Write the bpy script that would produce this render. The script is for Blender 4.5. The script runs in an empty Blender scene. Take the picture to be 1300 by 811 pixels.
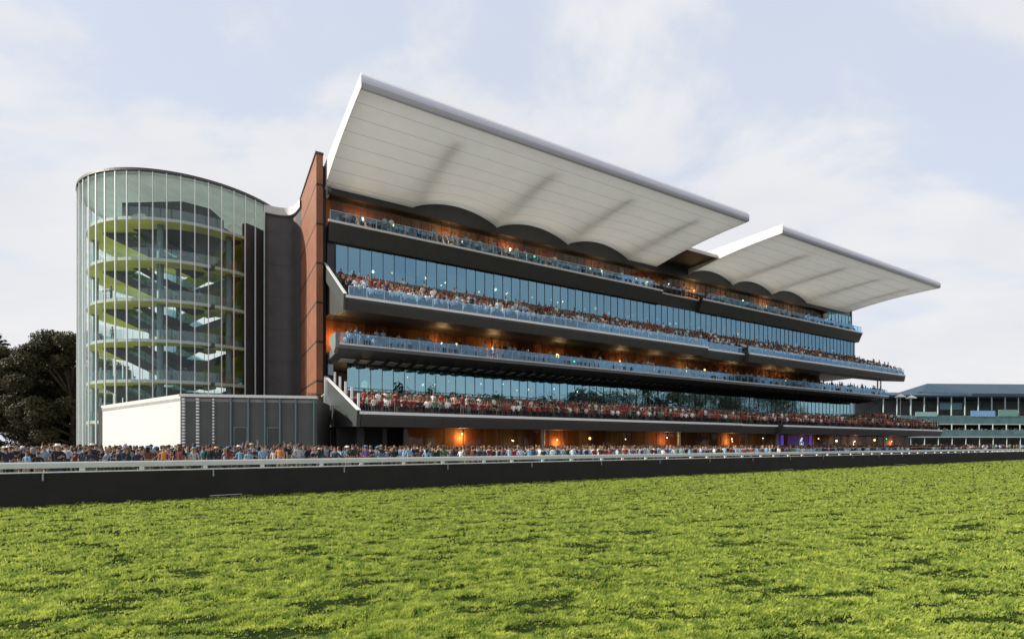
import bpy, bmesh, math, random
import numpy as np
from mathutils import Vector, Matrix
R = math.radians
rng = random.Random(7)
nr = np.random.default_rng(7)
SC = bpy.context.scene
COL = SC.collection

# ------------------------------------------------------------------ helpers
class MB:
    """collects faces with a material index; build() links them as one mesh object"""
    def __init__(s): s.v = []; s.f = []; s.m = []
    def face(s, pts, m=0):
        i = len(s.v); s.v += [tuple(p) for p in pts]; s.f.append(tuple(range(i, i+len(pts)))); s.m.append(m)
    def box(s, a, b, m=0):
        (x0,y0,z0),(x1,y1,z1) = a, b
        i = len(s.v)
        s.v += [(x0,y0,z0),(x1,y0,z0),(x1,y1,z0),(x0,y1,z0),(x0,y0,z1),(x1,y0,z1),(x1,y1,z1),(x0,y1,z1)]
        for q in ((0,3,2,1),(4,5,6,7),(0,1,5,4),(1,2,6,5),(2,3,7,6),(3,0,4,7)):
            s.f.append(tuple(i+k for k in q)); s.m.append(m)
    def bar(s, p, q, w, h, m=0, up=(0,0,1)):
        p, q = Vector(p), Vector(q); d = (q-p).normalized(); upv = Vector(up)
        if abs(d.dot(upv)) > .98: upv = Vector((0,1,0))
        sd = d.cross(upv).normalized(); u2 = sd.cross(d).normalized()
        i = len(s.v)
        for c in (p, q):
            for a, b in ((-1,-1),(1,-1),(1,1),(-1,1)): s.v.append(tuple(c+sd*(a*w/2)+u2*(b*h/2)))
        for t in ((0,1,2,3),(7,6,5,4),(0,4,5,1),(1,5,6,2),(2,6,7,3),(3,7,4,0)):
            s.f.append(tuple(i+k for k in t)); s.m.append(m)
    def prism(s, prof, x0, x1, m=0):
        """profile of (y,z) pulled along x from x0 to x1"""
        n = len(prof); i = len(s.v)
        s.v += [(x0,y,z) for y,z in prof] + [(x1,y,z) for y,z in prof]
        for k in range(n):
            l = (k+1) % n; s.f.append((i+k, i+l, i+n+l, i+n+k)); s.m.append(m)
        s.f.append(tuple(i+k for k in reversed(range(n)))); s.m.append(m)
        s.f.append(tuple(i+n+k for k in range(n))); s.m.append(m)
    def tube(s, p, q, r0, r1=None, n=8, m=0, cap=True):
        r1 = r0 if r1 is None else r1
        p, q = Vector(p), Vector(q); d = (q-p).normalized()
        a = d.orthogonal().normalized(); b = d.cross(a)
        i = len(s.v)
        for c, r in ((p, r0), (q, r1)):
            for k in range(n):
                t = 2*math.pi*k/n; s.v.append(tuple(c+a*(r*math.cos(t))+b*(r*math.sin(t))))
        for k in range(n):
            l = (k+1) % n; s.f.append((i+k, i+l, i+n+l, i+n+k)); s.m.append(m)
        if cap:
            s.f.append(tuple(i+k for k in reversed(range(n)))); s.m.append(m)
            s.f.append(tuple(i+n+k for k in range(n))); s.m.append(m)
    def ball(s, c, rx, ry, rz, n=10, k=6, m=0):
        i = len(s.v)
        for a in range(k+1):
            ph = math.pi*a/k
            for b in range(n):
                t = 2*math.pi*b/n
                s.v.append((c[0]+rx*math.sin(ph)*math.cos(t), c[1]+ry*math.sin(ph)*math.sin(t), c[2]-rz*math.cos(ph)))
        for a in range(k):
            for b in range(n):
                d = (b+1) % n
                s.f.append((i+a*n+b, i+a*n+d, i+(a+1)*n+d, i+(a+1)*n+b)); s.m.append(m)
    def poly(s, pts, z0, z1, m=0):
        """vertical prism on a ground polygon (counter-clockwise)"""
        n = len(pts); i = len(s.v)
        s.v += [(x,y,z0) for x,y in pts] + [(x,y,z1) for x,y in pts]
        for k in range(n):
            l = (k+1) % n; s.f.append((i+k, i+l, i+n+l, i+n+k)); s.m.append(m)
        s.f.append(tuple(i+k for k in reversed(range(n)))); s.m.append(m)
        s.f.append(tuple(i+n+k for k in range(n))); s.m.append(m)
    def build(s, name, mats, parent=None, smooth=False):
        me = bpy.data.meshes.new(name)
        me.from_pydata(s.v, [], s.f)
        mats = mats if isinstance(mats, (list, tuple)) else [mats]
        for x in mats: me.materials.append(x)
        if len(mats) > 1: me.polygons.foreach_set('material_index', s.m)
        if smooth: me.polygons.foreach_set('use_smooth', [True]*len(s.f))
        me.update()
        o = bpy.data.objects.new(name, me); COL.objects.link(o)
        if parent is not None: o.parent = parent
        return o

def tag(o, label=None, cat=None, group=None, kind=None):
    if label: o['label'] = label
    if cat: o['category'] = cat
    if group: o['group'] = group
    if kind: o['kind'] = kind
    return o
def thing(name, label, cat, loc=(0,0,0), rz=0, group=None):
    o = bpy.data.objects.new(name, None); COL.objects.link(o)
    o.location = loc; o.rotation_euler = (0,0,rz); o.empty_display_size = .3
    return tag(o, label, cat, group)

# ------------------------------------------------------------------ materials
def newmat(name):
    m = bpy.data.materials.new(name); m.use_nodes = True
    nt = m.node_tree; b = nt.nodes.get('Principled BSDF')
    return m, nt, b
def N(nt, t, **kw):
    n = nt.nodes.new(t)
    for k, v in kw.items(): setattr(n, k, v)
    return n
def L(nt, a, b): nt.links.new(a, b)
def M(name, c, rough=.6, metal=0, var=.18, scale=3.0, bump=0.0, spec=.4, stretch=None, bscale=None):
    """principled with uneven tone (noise in object space)"""
    m, nt, b = newmat(name)
    b.inputs['Roughness'].default_value = rough; b.inputs['Metallic'].default_value = metal
    b.inputs['Specular IOR Level'].default_value = spec
    b.inputs['Base Color'].default_value = (*c, 1)
    if var or bump:
        tc = N(nt, 'ShaderNodeTexCoord'); mp = N(nt, 'ShaderNodeMapping'); L(nt, tc.outputs['Object'], mp.inputs[0])
        if stretch: mp.inputs['Scale'].default_value = stretch
        nz = N(nt, 'ShaderNodeTexNoise'); nz.inputs['Scale'].default_value = scale; nz.inputs['Detail'].default_value = 6
        L(nt, mp.outputs[0], nz.inputs['Vector'])
        if var:
            mr = N(nt, 'ShaderNodeMapRange'); mr.inputs[1].default_value = .25; mr.inputs[2].default_value = .75
            mr.inputs[3].default_value = 1-var; mr.inputs[4].default_value = 1+var
            L(nt, nz.outputs[0], mr.inputs[0])
            mx = N(nt, 'ShaderNodeVectorMath', operation='MULTIPLY'); mx.inputs[0].default_value = c
            L(nt, mr.outputs[0], mx.inputs[1]); L(nt, mx.outputs[0], b.inputs['Base Color'])
        if bump:
            bp = N(nt, 'ShaderNodeBump'); bp.inputs['Strength'].default_value = bump; bp.inputs['Distance'].default_value = .02
            L(nt, nz.outputs[0], bp.inputs['Height']); L(nt, bp.outputs[0], b.inputs['Normal'])
    return m
def plain(name, c, rough=.7): return M(name, c, rough, var=0)
def emit(name, c, s):
    m, nt, b = newmat(name)
    b.inputs['Base Color'].default_value = (*c, 1)
    b.inputs['Emission Color'].default_value = (*c, 1); b.inputs['Emission Strength'].default_value = s
    return m
def glass(name, tint, gcol, base, fres, rough=.02, panel=0, wob=0.0):
    """see-through pane: tinted transparency under a reflection that grows at grazing angles"""
    m, nt, b = newmat(name); nt.nodes.remove(b)
    out = nt.nodes['Material Output']
    tr = N(nt, 'ShaderNodeBsdfTransparent'); tr.inputs[0].default_value = (*tint, 1)
    gl = N(nt, 'ShaderNodeBsdfGlossy'); gl.inputs['Color'].default_value = (*gcol, 1); gl.inputs['Roughness'].default_value = rough
    fr = N(nt, 'ShaderNodeLayerWeight'); fr.inputs[0].default_value = .35
    ma = N(nt, 'ShaderNodeMath', operation='MULTIPLY_ADD'); ma.use_clamp = True
    ma.inputs[1].default_value = fres; ma.inputs[2].default_value = base
    L(nt, fr.outputs['Fresnel'], ma.inputs[0])
    mx = N(nt, 'ShaderNodeMixShader'); L(nt, ma.outputs[0], mx.inputs[0]); L(nt, tr.outputs[0], mx.inputs[1]); L(nt, gl.outputs[0], mx.inputs[2])
    L(nt, mx.outputs[0], out.inputs[0])
    if panel:
        tc = N(nt, 'ShaderNodeTexCoord'); sp = N(nt, 'ShaderNodeSeparateXYZ'); L(nt, tc.outputs['Object'], sp.inputs[0])
        dv = N(nt, 'ShaderNodeMath', operation='DIVIDE'); dv.inputs[1].default_value = panel; L(nt, sp.outputs[0], dv.inputs[0])
        fl = N(nt, 'ShaderNodeMath', operation='FLOOR'); L(nt, dv.outputs[0], fl.inputs[0])
        wn = N(nt, 'ShaderNodeTexWhiteNoise', noise_dimensions='1D'); L(nt, fl.outputs[0], wn.inputs['W'])
        sb = N(nt, 'ShaderNodeVectorMath', operation='SUBTRACT'); sb.inputs[1].default_value = (.5,.5,.5); L(nt, wn.outputs['Color'], sb.inputs[0])
        sc = N(nt, 'ShaderNodeVectorMath', operation='SCALE'); sc.inputs['Scale'].default_value = wob; L(nt, sb.outputs[0], sc.inputs[0])
        ge = N(nt, 'ShaderNodeNewGeometry')
        ad = N(nt, 'ShaderNodeVectorMath', operation='ADD'); L(nt, ge.outputs['Normal'], ad.inputs[0]); L(nt, sc.outputs[0], ad.inputs[1])
        nm = N(nt, 'ShaderNodeVectorMath', operation='NORMALIZE'); L(nt, ad.outputs[0], nm.inputs[0])
        nz = N(nt, 'ShaderNodeTexNoise'); nz.inputs['Scale'].default_value = .9; nz.inputs['Detail'].default_value = 3; L(nt, tc.outputs['Object'], nz.inputs['Vector'])
        bp = N(nt, 'ShaderNodeBump'); bp.inputs['Strength'].default_value = .35; bp.inputs['Distance'].default_value = .035
        L(nt, nz.outputs[0], bp.inputs['Height']); L(nt, nm.outputs[0], bp.inputs['Normal']); L(nt, bp.outputs[0], gl.inputs['Normal'])
    return m
def seams(name, c, seam_c, axis, pitch, width, rough=.6, offs=0.0, transl=0.0, axis2=None, pitch2=1, width2=.05, var=.06, panelvar=0.0):
    """panelled surface: thin joint lines every pitch metres along an object axis"""
    m, nt, b = newmat(name); b.inputs['Roughness'].default_value = rough
    tc = N(nt, 'ShaderNodeTexCoord'); sp = N(nt, 'ShaderNodeSeparateXYZ'); L(nt, tc.outputs['Object'], sp.inputs[0])
    def line(ax, p, w):
        a = N(nt, 'ShaderNodeMath', operation='ADD'); a.inputs[1].default_value = offs+1000*p; L(nt, sp.outputs[ax], a.inputs[0])
        d = N(nt, 'ShaderNodeMath', operation='DIVIDE'); d.inputs[1].default_value = p; L(nt, a.outputs[0], d.inputs[0])
        f = N(nt, 'ShaderNodeMath', operation='FRACT'); L(nt, d.outputs[0], f.inputs[0])
        l = N(nt, 'ShaderNodeMath', operation='LESS_THAN'); l.inputs[1].default_value = w/p; L(nt, f.outputs[0], l.inputs[0])
        return l, d
    l1, d1 = line(axis, pitch, width); fac = l1.outputs[0]
    if axis2 is not None:
        l2, d2 = line(axis2, pitch2, width2)
        mxx = N(nt, 'ShaderNodeMath', operation='MAXIMUM'); L(nt, l1.outputs[0], mxx.inputs[0]); L(nt, l2.outputs[0], mxx.inputs[1]); fac = mxx.outputs[0]
    nz = N(nt, 'ShaderNodeTexNoise'); nz.inputs['Scale'].default_value = .8; nz.inputs['Detail'].default_value = 7; L(nt, tc.outputs['Object'], nz.inputs['Vector'])
    mr = N(nt, 'ShaderNodeMapRange'); mr.inputs[1].default_value = .3; mr.inputs[2].default_value = .7; mr.inputs[3].default_value = 1-var; mr.inputs[4].default_value = 1+var
    L(nt, nz.outputs[0], mr.inputs[0])
    val = mr.outputs[0]
    if panelvar:
        fl = N(nt, 'ShaderNodeMath', operation='FLOOR'); L(nt, d1.outputs[0], fl.inputs[0])
        wn = N(nt, 'ShaderNodeTexWhiteNoise', noise_dimensions='1D'); L(nt, fl.outputs[0], wn.inputs['W'])
        pr = N(nt, 'ShaderNodeMapRange'); pr.inputs[3].default_value = 1-panelvar; pr.inputs[4].default_value = 1+panelvar; L(nt, wn.outputs['Value'], pr.inputs[0])
        mm = N(nt, 'ShaderNodeMath', operation='MULTIPLY'); L(nt, mr.outputs[0], mm.inputs[0]); L(nt, pr.outputs[0], mm.inputs[1]); val = mm.outputs[0]
    sc = N(nt, 'ShaderNodeVectorMath', operation='SCALE'); sc.inputs[0].default_value = c; L(nt, val, sc.inputs['Scale'])
    mx = N(nt, 'ShaderNodeMix', data_type='RGBA'); L(nt, fac, mx.inputs[0]); L(nt, sc.outputs[0], mx.inputs[6]); mx.inputs[7].default_value = (*seam_c, 1)
    L(nt, mx.outputs[2], b.inputs['Base Color'])
    if transl:
        out = nt.nodes['Material Output']
        t = N(nt, 'ShaderNodeBsdfTranslucent'); L(nt, mx.outputs[2], t.inputs[0])
        ms = N(nt, 'ShaderNodeMixShader'); ms.inputs[0].default_value = transl
        L(nt, b.outputs[0], ms.inputs[1]); L(nt, t.outputs[0], ms.inputs[2]); L(nt, ms.outputs[0], out.inputs[0])
    return m
def leafmat(name, c1, c2, transl=.35, scale=.35):
    m, nt, b = newmat(name); b.inputs['Roughness'].default_value = .6; b.inputs['Specular IOR Level'].default_value = .25
    tc = N(nt, 'ShaderNodeTexCoord'); nz = N(nt, 'ShaderNodeTexNoise'); nz.inputs['Scale'].default_value = scale; nz.inputs['Detail'].default_value = 5
    L(nt, tc.outputs['Object'], nz.inputs['Vector'])
    cr = N(nt, 'ShaderNodeValToRGB'); cr.color_ramp.elements[0].position = .35; cr.color_ramp.elements[1].position = .68
    cr.color_ramp.elements[0].color = (*c1, 1); cr.color_ramp.elements[1].color = (*c2, 1)
    L(nt, nz.outputs[0], cr.inputs[0]); L(nt, cr.outputs[0], b.inputs['Base Color'])
    t = N(nt, 'ShaderNodeBsdfTranslucent'); L(nt, cr.outputs[0], t.inputs[0])
    ms = N(nt, 'ShaderNodeMixShader'); ms.inputs[0].default_value = transl
    L(nt, b.outputs[0], ms.inputs[1]); L(nt, t.outputs[0], ms.inputs[2]); L(nt, ms.outputs[0], nt.nodes['Material Output'].inputs[0])
    return m

WHITE = M('white_paint', (.78,.78,.78), .45, var=.05)
RAILW = M('rail_white', (.74,.76,.76), .4, var=.08, scale=2)
DARKM = M('dark_metal', (.03,.032,.035), .5, var=.2)
GREYM = M('grey_metal', (.16,.18,.19), .45, .3, var=.12)
TEALM = M('teal_metal', (.14,.22,.24), .45, .2, var=.12)
MULW = M('mullion_white', (.80,.82,.83), .4, .2, var=.06)
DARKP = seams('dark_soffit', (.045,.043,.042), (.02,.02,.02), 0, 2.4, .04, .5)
FASC = M('fascia_grey', (.13,.135,.15), .5, var=.12, scale=1)
PARA = M('parapet_grey', (.05,.06,.057), .5, var=.1)
PALEP = M('pale_panel', (.34,.38,.36), .5, var=.06)
CONC = M('concrete', (.30,.30,.29), .8, var=.15, scale=1.2, bump=.2)
SEATD = M('deck_dark', (.09,.07,.07), .8, var=.2)
BRICK = seams('terracotta', (.235,.085,.040), (.03,.015,.01), 2, 3.85, .22, .65, offs=-.1, axis2=1, pitch2=.5, width2=.035, var=.18)
COPING = M('dark_coping', (.07,.05,.045), .5)
def woodmat(name, pitch, seed):
    m, nt, b = newmat(name); b.inputs['Roughness'].default_value = .75; b.inputs['Specular IOR Level'].default_value = .08
    tc = N(nt, 'ShaderNodeTexCoord'); sp = N(nt, 'ShaderNodeSeparateXYZ'); L(nt, tc.outputs['Object'], sp.inputs[0])
    d = N(nt, 'ShaderNodeMath', operation='DIVIDE'); d.inputs[1].default_value = pitch; L(nt, sp.outputs[0], d.inputs[0])
    fl = N(nt, 'ShaderNodeMath', operation='FLOOR'); L(nt, d.outputs[0], fl.inputs[0])
    ad = N(nt, 'ShaderNodeMath', operation='ADD'); ad.inputs[1].default_value = seed; L(nt, fl.outputs[0], ad.inputs[0])
    wn = N(nt, 'ShaderNodeTexWhiteNoise', noise_dimensions='1D'); L(nt, ad.outputs[0], wn.inputs['W'])
    mp = N(nt, 'ShaderNodeMapping'); mp.inputs['Scale'].default_value = (.16,.16,.02); L(nt, tc.outputs['Object'], mp.inputs[0])
    nz = N(nt, 'ShaderNodeTexNoise'); nz.inputs['Scale'].default_value = 1.0; nz.inputs['Detail'].default_value = 3; L(nt, mp.outputs[0], nz.inputs['Vector'])
    m2 = N(nt, 'ShaderNodeMapping'); m2.inputs['Scale'].default_value = (9,9,.3); L(nt, tc.outputs['Object'], m2.inputs[0])
    n2 = N(nt, 'ShaderNodeTexNoise'); n2.inputs['Scale'].default_value = 1.0; n2.inputs['Detail'].default_value = 5; L(nt, m2.outputs[0], n2.inputs['Vector'])
    a1 = N(nt, 'ShaderNodeMath', operation='MULTIPLY_ADD'); a1.inputs[1].default_value = .3; L(nt, wn.outputs['Value'], a1.inputs[0]); L(nt, nz.outputs[0], a1.inputs[2])
    a2 = N(nt, 'ShaderNodeMath', operation='MULTIPLY_ADD'); a2.inputs[1].default_value = .3; L(nt, n2.outputs[0], a2.inputs[0]); L(nt, a1.outputs[0], a2.inputs[2])
    cr = N(nt, 'ShaderNodeValToRGB'); e = cr.color_ramp.elements
    e[0].position = .52; e[0].color = (.07,.025,.015,1); e[1].position = 1.05; e[1].color = (.62,.30,.12,1)
    x = e.new(.78); x.color = (.36,.11,.04,1)
    L(nt, a2.outputs[0], cr.inputs[0]); L(nt, cr.outputs[0], b.inputs['Base Color'])
    return m
WOOD = [woodmat('wood_panels_a', 1.2, 3), woodmat('wood_panels_b', 1.2, 40), woodmat('wood_panels_c', 1.9, 77)]
SOFFIT = seams('roof_soffit', (.86,.87,.84), (.46,.48,.46), 1, 2.0, .06, .55, offs=.2, transl=.5, var=.03)
ROOFTOP = seams('roof_top', (.75,.76,.76), (.5,.5,.5), 1, 2.0, .05, .5, transl=.5, var=.04)
ROOFEDGE = M('roof_edge_metal', (.66,.66,.77), .3, .1, var=.04)
ROOFEND = M('roof_end_white', (.57,.57,.56), .5, var=.04)
G_FAC = glass('facade_glass', (.50,.54,.50), (.26,.48,.64), .48, .4, .03, 1.2, .045)
G_FAC2 = glass('lower_facade_glass', (.50,.54,.50), (.36,.62,.72), .58, .35, .02, 1.2, .010)
G_WOOD = glass('terrace_glass', (.80,.82,.80), (.6,.75,.8), .03, .12, .02)
G_GRD = glass('ground_glass', (.84,.85,.83), (.5,.6,.65), .02, .03, .02)
G_BAL = glass('balustrade_glass', (.74,.90,1.0), (.55,.80,1.0), .09, .2, .08)
G_TOW = glass('tower_glass', (.91,.96,.95), (.80,.92,.95), .02, .30, .02, 0, 0)
G_CLEAR = glass('clear_glass', (.86,.94,.94), (.8,.95,1), .08, .4, .03)
SPAN = M('spandrel_green', (.085,.13,.12), .3, var=.2, scale=.6)
MULD = M('mullion_dark', (.035,.045,.055), .4, .3, var=.1)

# ------------------------------------------------------------------ camera and light
FPX, HOR = 645.0, 564.0
CAMZ = 1.7
cd = bpy.data.cameras.new('camera'); cam = bpy.data.objects.new('camera', cd); COL.objects.link(cam)
cam.location = (0,0,CAMZ); cam.rotation_euler = (R(90),0,0)
cd.sensor_width = 36; cd.lens = 36*FPX/1300; cd.shift_y = (HOR-405.5)/1300; cd.clip_start = .1; cd.clip_end = 6000
SC.camera = cam
def wpt(px, py, Y): return ((px-650)/FPX*Y, Y, CAMZ+(HOR-py)/FPX*Y)
def px_of(x, y): return 650+FPX*x/y

SUN_DIR = Vector((-1, -.18, 0)).normalized(); EL = R(32)
to_sun = Vector((SUN_DIR.x*math.cos(EL), SUN_DIR.y*math.cos(EL), math.sin(EL)))
sd = bpy.data.lights.new('sun', 'SUN'); sd.energy = 5.0; sd.angle = R(.6); sd.color = (1,.93,.80)
so = bpy.data.objects.new('sun', sd); COL.objects.link(so); so.rotation_euler = to_sun.to_track_quat('Z','Y').to_euler()

W = bpy.data.worlds.new('World'); SC.world = W; W.use_nodes = True
nt = W.node_tree; bg = nt.nodes['Background']; bg.inputs[1].default_value = .1
sk = N(nt, 'ShaderNodeTexSky', sky_type='NISHITA'); sk.sun_disc = False; sk.sun_elevation = EL
sk.sun_rotation = math.atan2(to_sun.x, to_sun.y); sk.dust_density = 2.0; sk.air_density = 1.0
tc = N(nt, 'ShaderNodeTexCoord'); sp = N(nt, 'ShaderNodeSeparateXYZ'); L(nt, tc.outputs['Generated'], sp.inputs[0])
zz = N(nt, 'ShaderNodeMath', operation='MAXIMUM'); zz.inputs[1].default_value = 0; L(nt, sp.outputs[2], zz.inputs[0])
za = N(nt, 'ShaderNodeMath', operation='ADD'); za.inputs[1].default_value = .35; L(nt, zz.outputs[0], za.inputs[0])
cb = N(nt, 'ShaderNodeCombineXYZ')
for k in (0,1):
    dvn = N(nt, 'ShaderNodeMath', operation='DIVIDE'); L(nt, sp.outputs[k], dvn.inputs[0]); L(nt, za.outputs[0], dvn.inputs[1]); L(nt, dvn.outputs[0], cb.inputs[k])
mp = N(nt, 'ShaderNodeMapping'); mp.inputs['Scale'].default_value = (1.0,1.35,1); mp.inputs['Location'].default_value = (4.3,2.1,0); mp.inputs['Rotation'].default_value = (0,0,R(-32)); L(nt, cb.outputs[0], mp.inputs[0])
n1 = N(nt, 'ShaderNodeTexNoise'); n1.inputs['Scale'].default_value = 1.25; n1.inputs['Detail'].default_value = 9; n1.inputs['Roughness'].default_value = .58; n1.inputs['Distortion'].default_value = .35
L(nt, mp.outputs[0], n1.inputs['Vector'])
cov = N(nt, 'ShaderNodeMapRange', interpolation_type='SMOOTHSTEP'); cov.inputs[1].default_value = .38; cov.inputs[2].default_value = .50; cov.inputs[3].default_value = .25; L(nt, n1.outputs[0], cov.inputs[0])
n2 = N(nt, 'ShaderNodeTexNoise'); n2.inputs['Scale'].default_value = 2.6; n2.inputs['Detail'].default_value = 8; L(nt, mp.outputs[0], n2.inputs['Vector'])
cc = N(nt, 'ShaderNodeValToRGB'); cc.color_ramp.elements[0].position = .3; cc.color_ramp.elements[1].position = .7
cc.color_ramp.elements[0].color = (.80,.81,.86,1); cc.color_ramp.elements[1].color = (.90,.90,.915,1)
L(nt, n2.outputs[0], cc.inputs[0])
cs = N(nt, 'ShaderNodeVectorMath', operation='SCALE'); cs.inputs['Scale'].default_value = 8.2; L(nt, cc.outputs[0], cs.inputs[0])
mxs = N(nt, 'ShaderNodeMix', data_type='RGBA'); vm = N(nt, 'ShaderNodeMix', data_type='RGBA'); vm.inputs[0].default_value = .74; L(nt, sk.outputs[0], vm.inputs[6]); vm.inputs[7].default_value = (6.2,7.0,8.5,1)
L(nt, cov.outputs[0], mxs.inputs[0]); L(nt, vm.outputs[2], mxs.inputs[6]); L(nt, cs.outputs[0], mxs.inputs[7])
L(nt, mxs.outputs[2], bg.inputs[0])

SC.view_settings.view_transform = 'Standard'; SC.view_settings.look = 'None'; SC.view_settings.exposure = 0.25; SC.view_settings.gamma = 1.0
SC.render.engine = 'CYCLES'
cy = SC.cycles; cy.max_bounces = 8; cy.diffuse_bounces = 3; cy.glossy_bounces = 3; cy.transmission_bounces = 6; cy.transparent_max_bounces = 16
cy.caustics_reflective = False; cy.caustics_refractive = False; cy.sample_clamp_indirect = 4
cy.use_denoising = True

# facade frame: x along the facade (to the right), y into the building, origin at the foot of the terracotta fin
FA = math.atan2(.5007,.8656); P0 = Vector((-18.6,50,0))
FM = Matrix.Translation(P0) @ Matrix.Rotation(FA, 4, 'Z')
def FW(u, v, z=0): return FM @ Vector((u,v,z))

# ------------------------------------------------------------------ ground, turf, grass
b = MB(); b.face([(-2500,-2500,-.6),(2500,-2500,-.6),(2500,2500,-.6),(-2500,2500,-.6)])
tag(b.build('ground', M('far_ground', (.10,.11,.05), .9, var=.3, scale=.02)), kind='structure')

RA = Vector((-13.64,13.54,0)); RD = Vector((71.84,44.16,0)).normalized(); RN = Vector((-RD.y,RD.x,0))   # rail line and its far side
def RW(s, t, z=0): return RA+RD*s+RN*t+Vector((0,0,z))
b = MB(); b.face([RW(-160,.12,0.0),RW(420,.12,0.0),RW(420,260,0.0),RW(-160,260,0.0)])
CONCO = M('concourse_paving', (.34,.32,.30), .85, var=.15, scale=.4, bump=.1)
tag(b.build('concourse', CONCO), kind='structure')

def turf_h(x, y):
    """uneven turf: smooth tussocks some decimetres across, in world metres"""
    ca, sa = RD.x, RD.y
    u = x*ca+y*sa; v = -x*sa+y*ca
    h = np.zeros_like(x)
    for k,(fu,fv,a,p) in enumerate(TW):
        h += a*np.sin(u*fu+v*fv+p)
    return h
TW = []
for k in range(64):
    lam = .12*(1.9**(2.9*nr.random()))
    th = nr.normal(0,.95)+math.pi/2
    fq = 2*math.pi/lam
    TW.append((fq*math.cos(th)*.8, fq*math.sin(th), .0030*lam**.3, nr.random()*6.28))
# turf sheet: fine near the camera, coarse far away
xs = np.concatenate([-np.geomspace(140,14,26)[:-1], np.linspace(-14,14,330), np.geomspace(14,320,170)[1:]])
tmat = leafmat('turf_soil', (.014,.024,.008), (.035,.052,.014), 0.0, 5)
tmat.node_tree.nodes['Principled BSDF'].inputs['Specular IOR Level'].default_value = 0
tv = []; 
ys = np.concatenate([np.linspace(-130,2.5,20)[:-1], np.geomspace(2.5,150,420)])
XX, YY = np.meshgrid(xs, ys)
# shear the sheet so that its far edge follows the rail
s_ = (XX-RA.x)*RD.x + (YY-RA.y)*RD.y; t_ = (XX-RA.x)*RN.x + (YY-RA.y)*RN.y
keep = t_ < .15
H = turf_h(XX, YY)*np.clip(1.3-np.hypot(XX,YY)/70,.25,1)
idx = -np.ones(XX.shape, int); idx[:] = np.arange(XX.size).reshape(XX.shape)
tt = np.minimum(t_, .15); XX2 = XX+(tt-t_)*RN.x; YY2 = YY+(tt-t_)*RN.y
V = np.c_[XX2.ravel(), YY2.ravel(), H.ravel()]
q = np.stack([idx[:-1,:-1],idx[:-1,1:],idx[1:,1:],idx[1:,:-1]],-1)
kq = (keep[:-1,:-1]|keep[:-1,1:]|keep[1:,1:]|keep[1:,:-1])
q = q[kq]
def np_mesh(name, V, F, mat, parent=None, smooth=False):
    me = bpy.data.meshes.new(name); n = F.shape[1]
    me.vertices.add(len(V)); me.vertices.foreach_set('co', np.asarray(V, np.float32).ravel())
    me.loops.add(F.size); me.loops.foreach_set('vertex_index', F.ravel().astype(np.int32))
    me.polygons.add(len(F)); me.polygons.foreach_set('loop_start', np.arange(0, F.size, n, dtype=np.int32))
    me.update(calc_edges=True)
    if smooth: me.polygons.foreach_set('use_smooth', np.ones(len(F), bool))
    me.materials.append(mat)
    o = bpy.data.objects.new(name, me); COL.objects.link(o)
    if parent is not None: o.parent = parent
    return o
used, inv = np.unique(q, return_inverse=True)
tag(np_mesh('turf', V[used], inv.reshape(q.shape), tmat, smooth=True), kind='structure')

# grass: small tufts of a few blades each
NB = 600000
u1 = nr.random(NB); dist = 2.6*np.exp(u1*np.log(100/2.6)); ang = (nr.random(NB)-.5)*2*R(64)
gx = dist*np.sin(ang); gy = dist*np.cos(ang)
gt = (gx-RA.x)*RN.x + (gy-RA.y)*RN.y
k = gt < .03; gx, gy, dist = gx[k], gy[k], dist[k]
pt = np.zeros_like(gx); ur = gx*.98+gy*.2; vr = -gx*.2+gy*.98
for q_ in range(60):
    lam = .10*(7**nr.random()); th = nr.random()*math.pi; fq = 2*math.pi/lam
    pt += lam**.3*np.sin(ur*fq*math.cos(th)*.20+vr*fq*math.sin(th)+nr.random()*6.28)
pt /= pt.std(); shade_streak = np.clip((-.38-pt)/.55, 0, 1)      # blades thinned over dark soil to imitate shadow streaks
lush = np.clip(pt, -1, 1.6)
k = nr.random(len(gx)) < 1-.80*shade_streak; gx, gy, dist, shade_streak, lush = gx[k], gy[k], dist[k], shade_streak[k], lush[k]
NBL = 5
n0 = len(gx); rep_ = lambda a: np.repeat(a, NBL)
sc_ = (dist/4)**.60; tr_ = .011*sc_
hh = turf_h(gx, gy)
tuft_h = (.022+.020*nr.random(n0))*(1+.22*lush)*(1-.6*shade_streak)*np.minimum((dist/4)**.3,1.9)
la = nr.random(n0*NBL)*6.283; n = n0*NBL
ox, oy = np.cos(la)*rep_(tr_)*nr.random(n), np.sin(la)*rep_(tr_)*nr.random(n)
X = rep_(gx)+ox; Y = rep_(gy)+oy; Zb = rep_(hh*np.clip(1.3-dist/70,.25,1))
bh = rep_(tuft_h)*(.55+.6*nr.random(n)); bw = .0034*rep_(sc_)*(.7+.6*nr.random(n)); lean = bh*(.15+.75*nr.random(n))
az = la+math.pi/2+nr.normal(0,.5,n); bx, by = np.cos(az)*bw, np.sin(az)*bw
V = np.empty((n,4,3))
V[:,0] = np.c_[X-bx, Y-by, Zb-.008]; V[:,1] = np.c_[X+bx, Y+by, Zb-.008]
V[:,2] = np.c_[X+np.cos(la)*lean*.4+bx*.75, Y+np.sin(la)*lean*.4+by*.75, Zb+bh*.65]
V[:,3] = np.c_[X+np.cos(la)*lean, Y+np.sin(la)*lean, Zb+bh]
F1 = np.arange(n)[:,None]*4
F = np.concatenate([F1+np.array([[0,1,2]]), F1+np.array([[0,2,3]])])
GR = leafmat('grass_blades', (.18,.28,.05), (.59,.655,.13), .5, 7)
tag(np_mesh('grass', V.reshape(-1,3), F, GR), kind='stuff')

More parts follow.
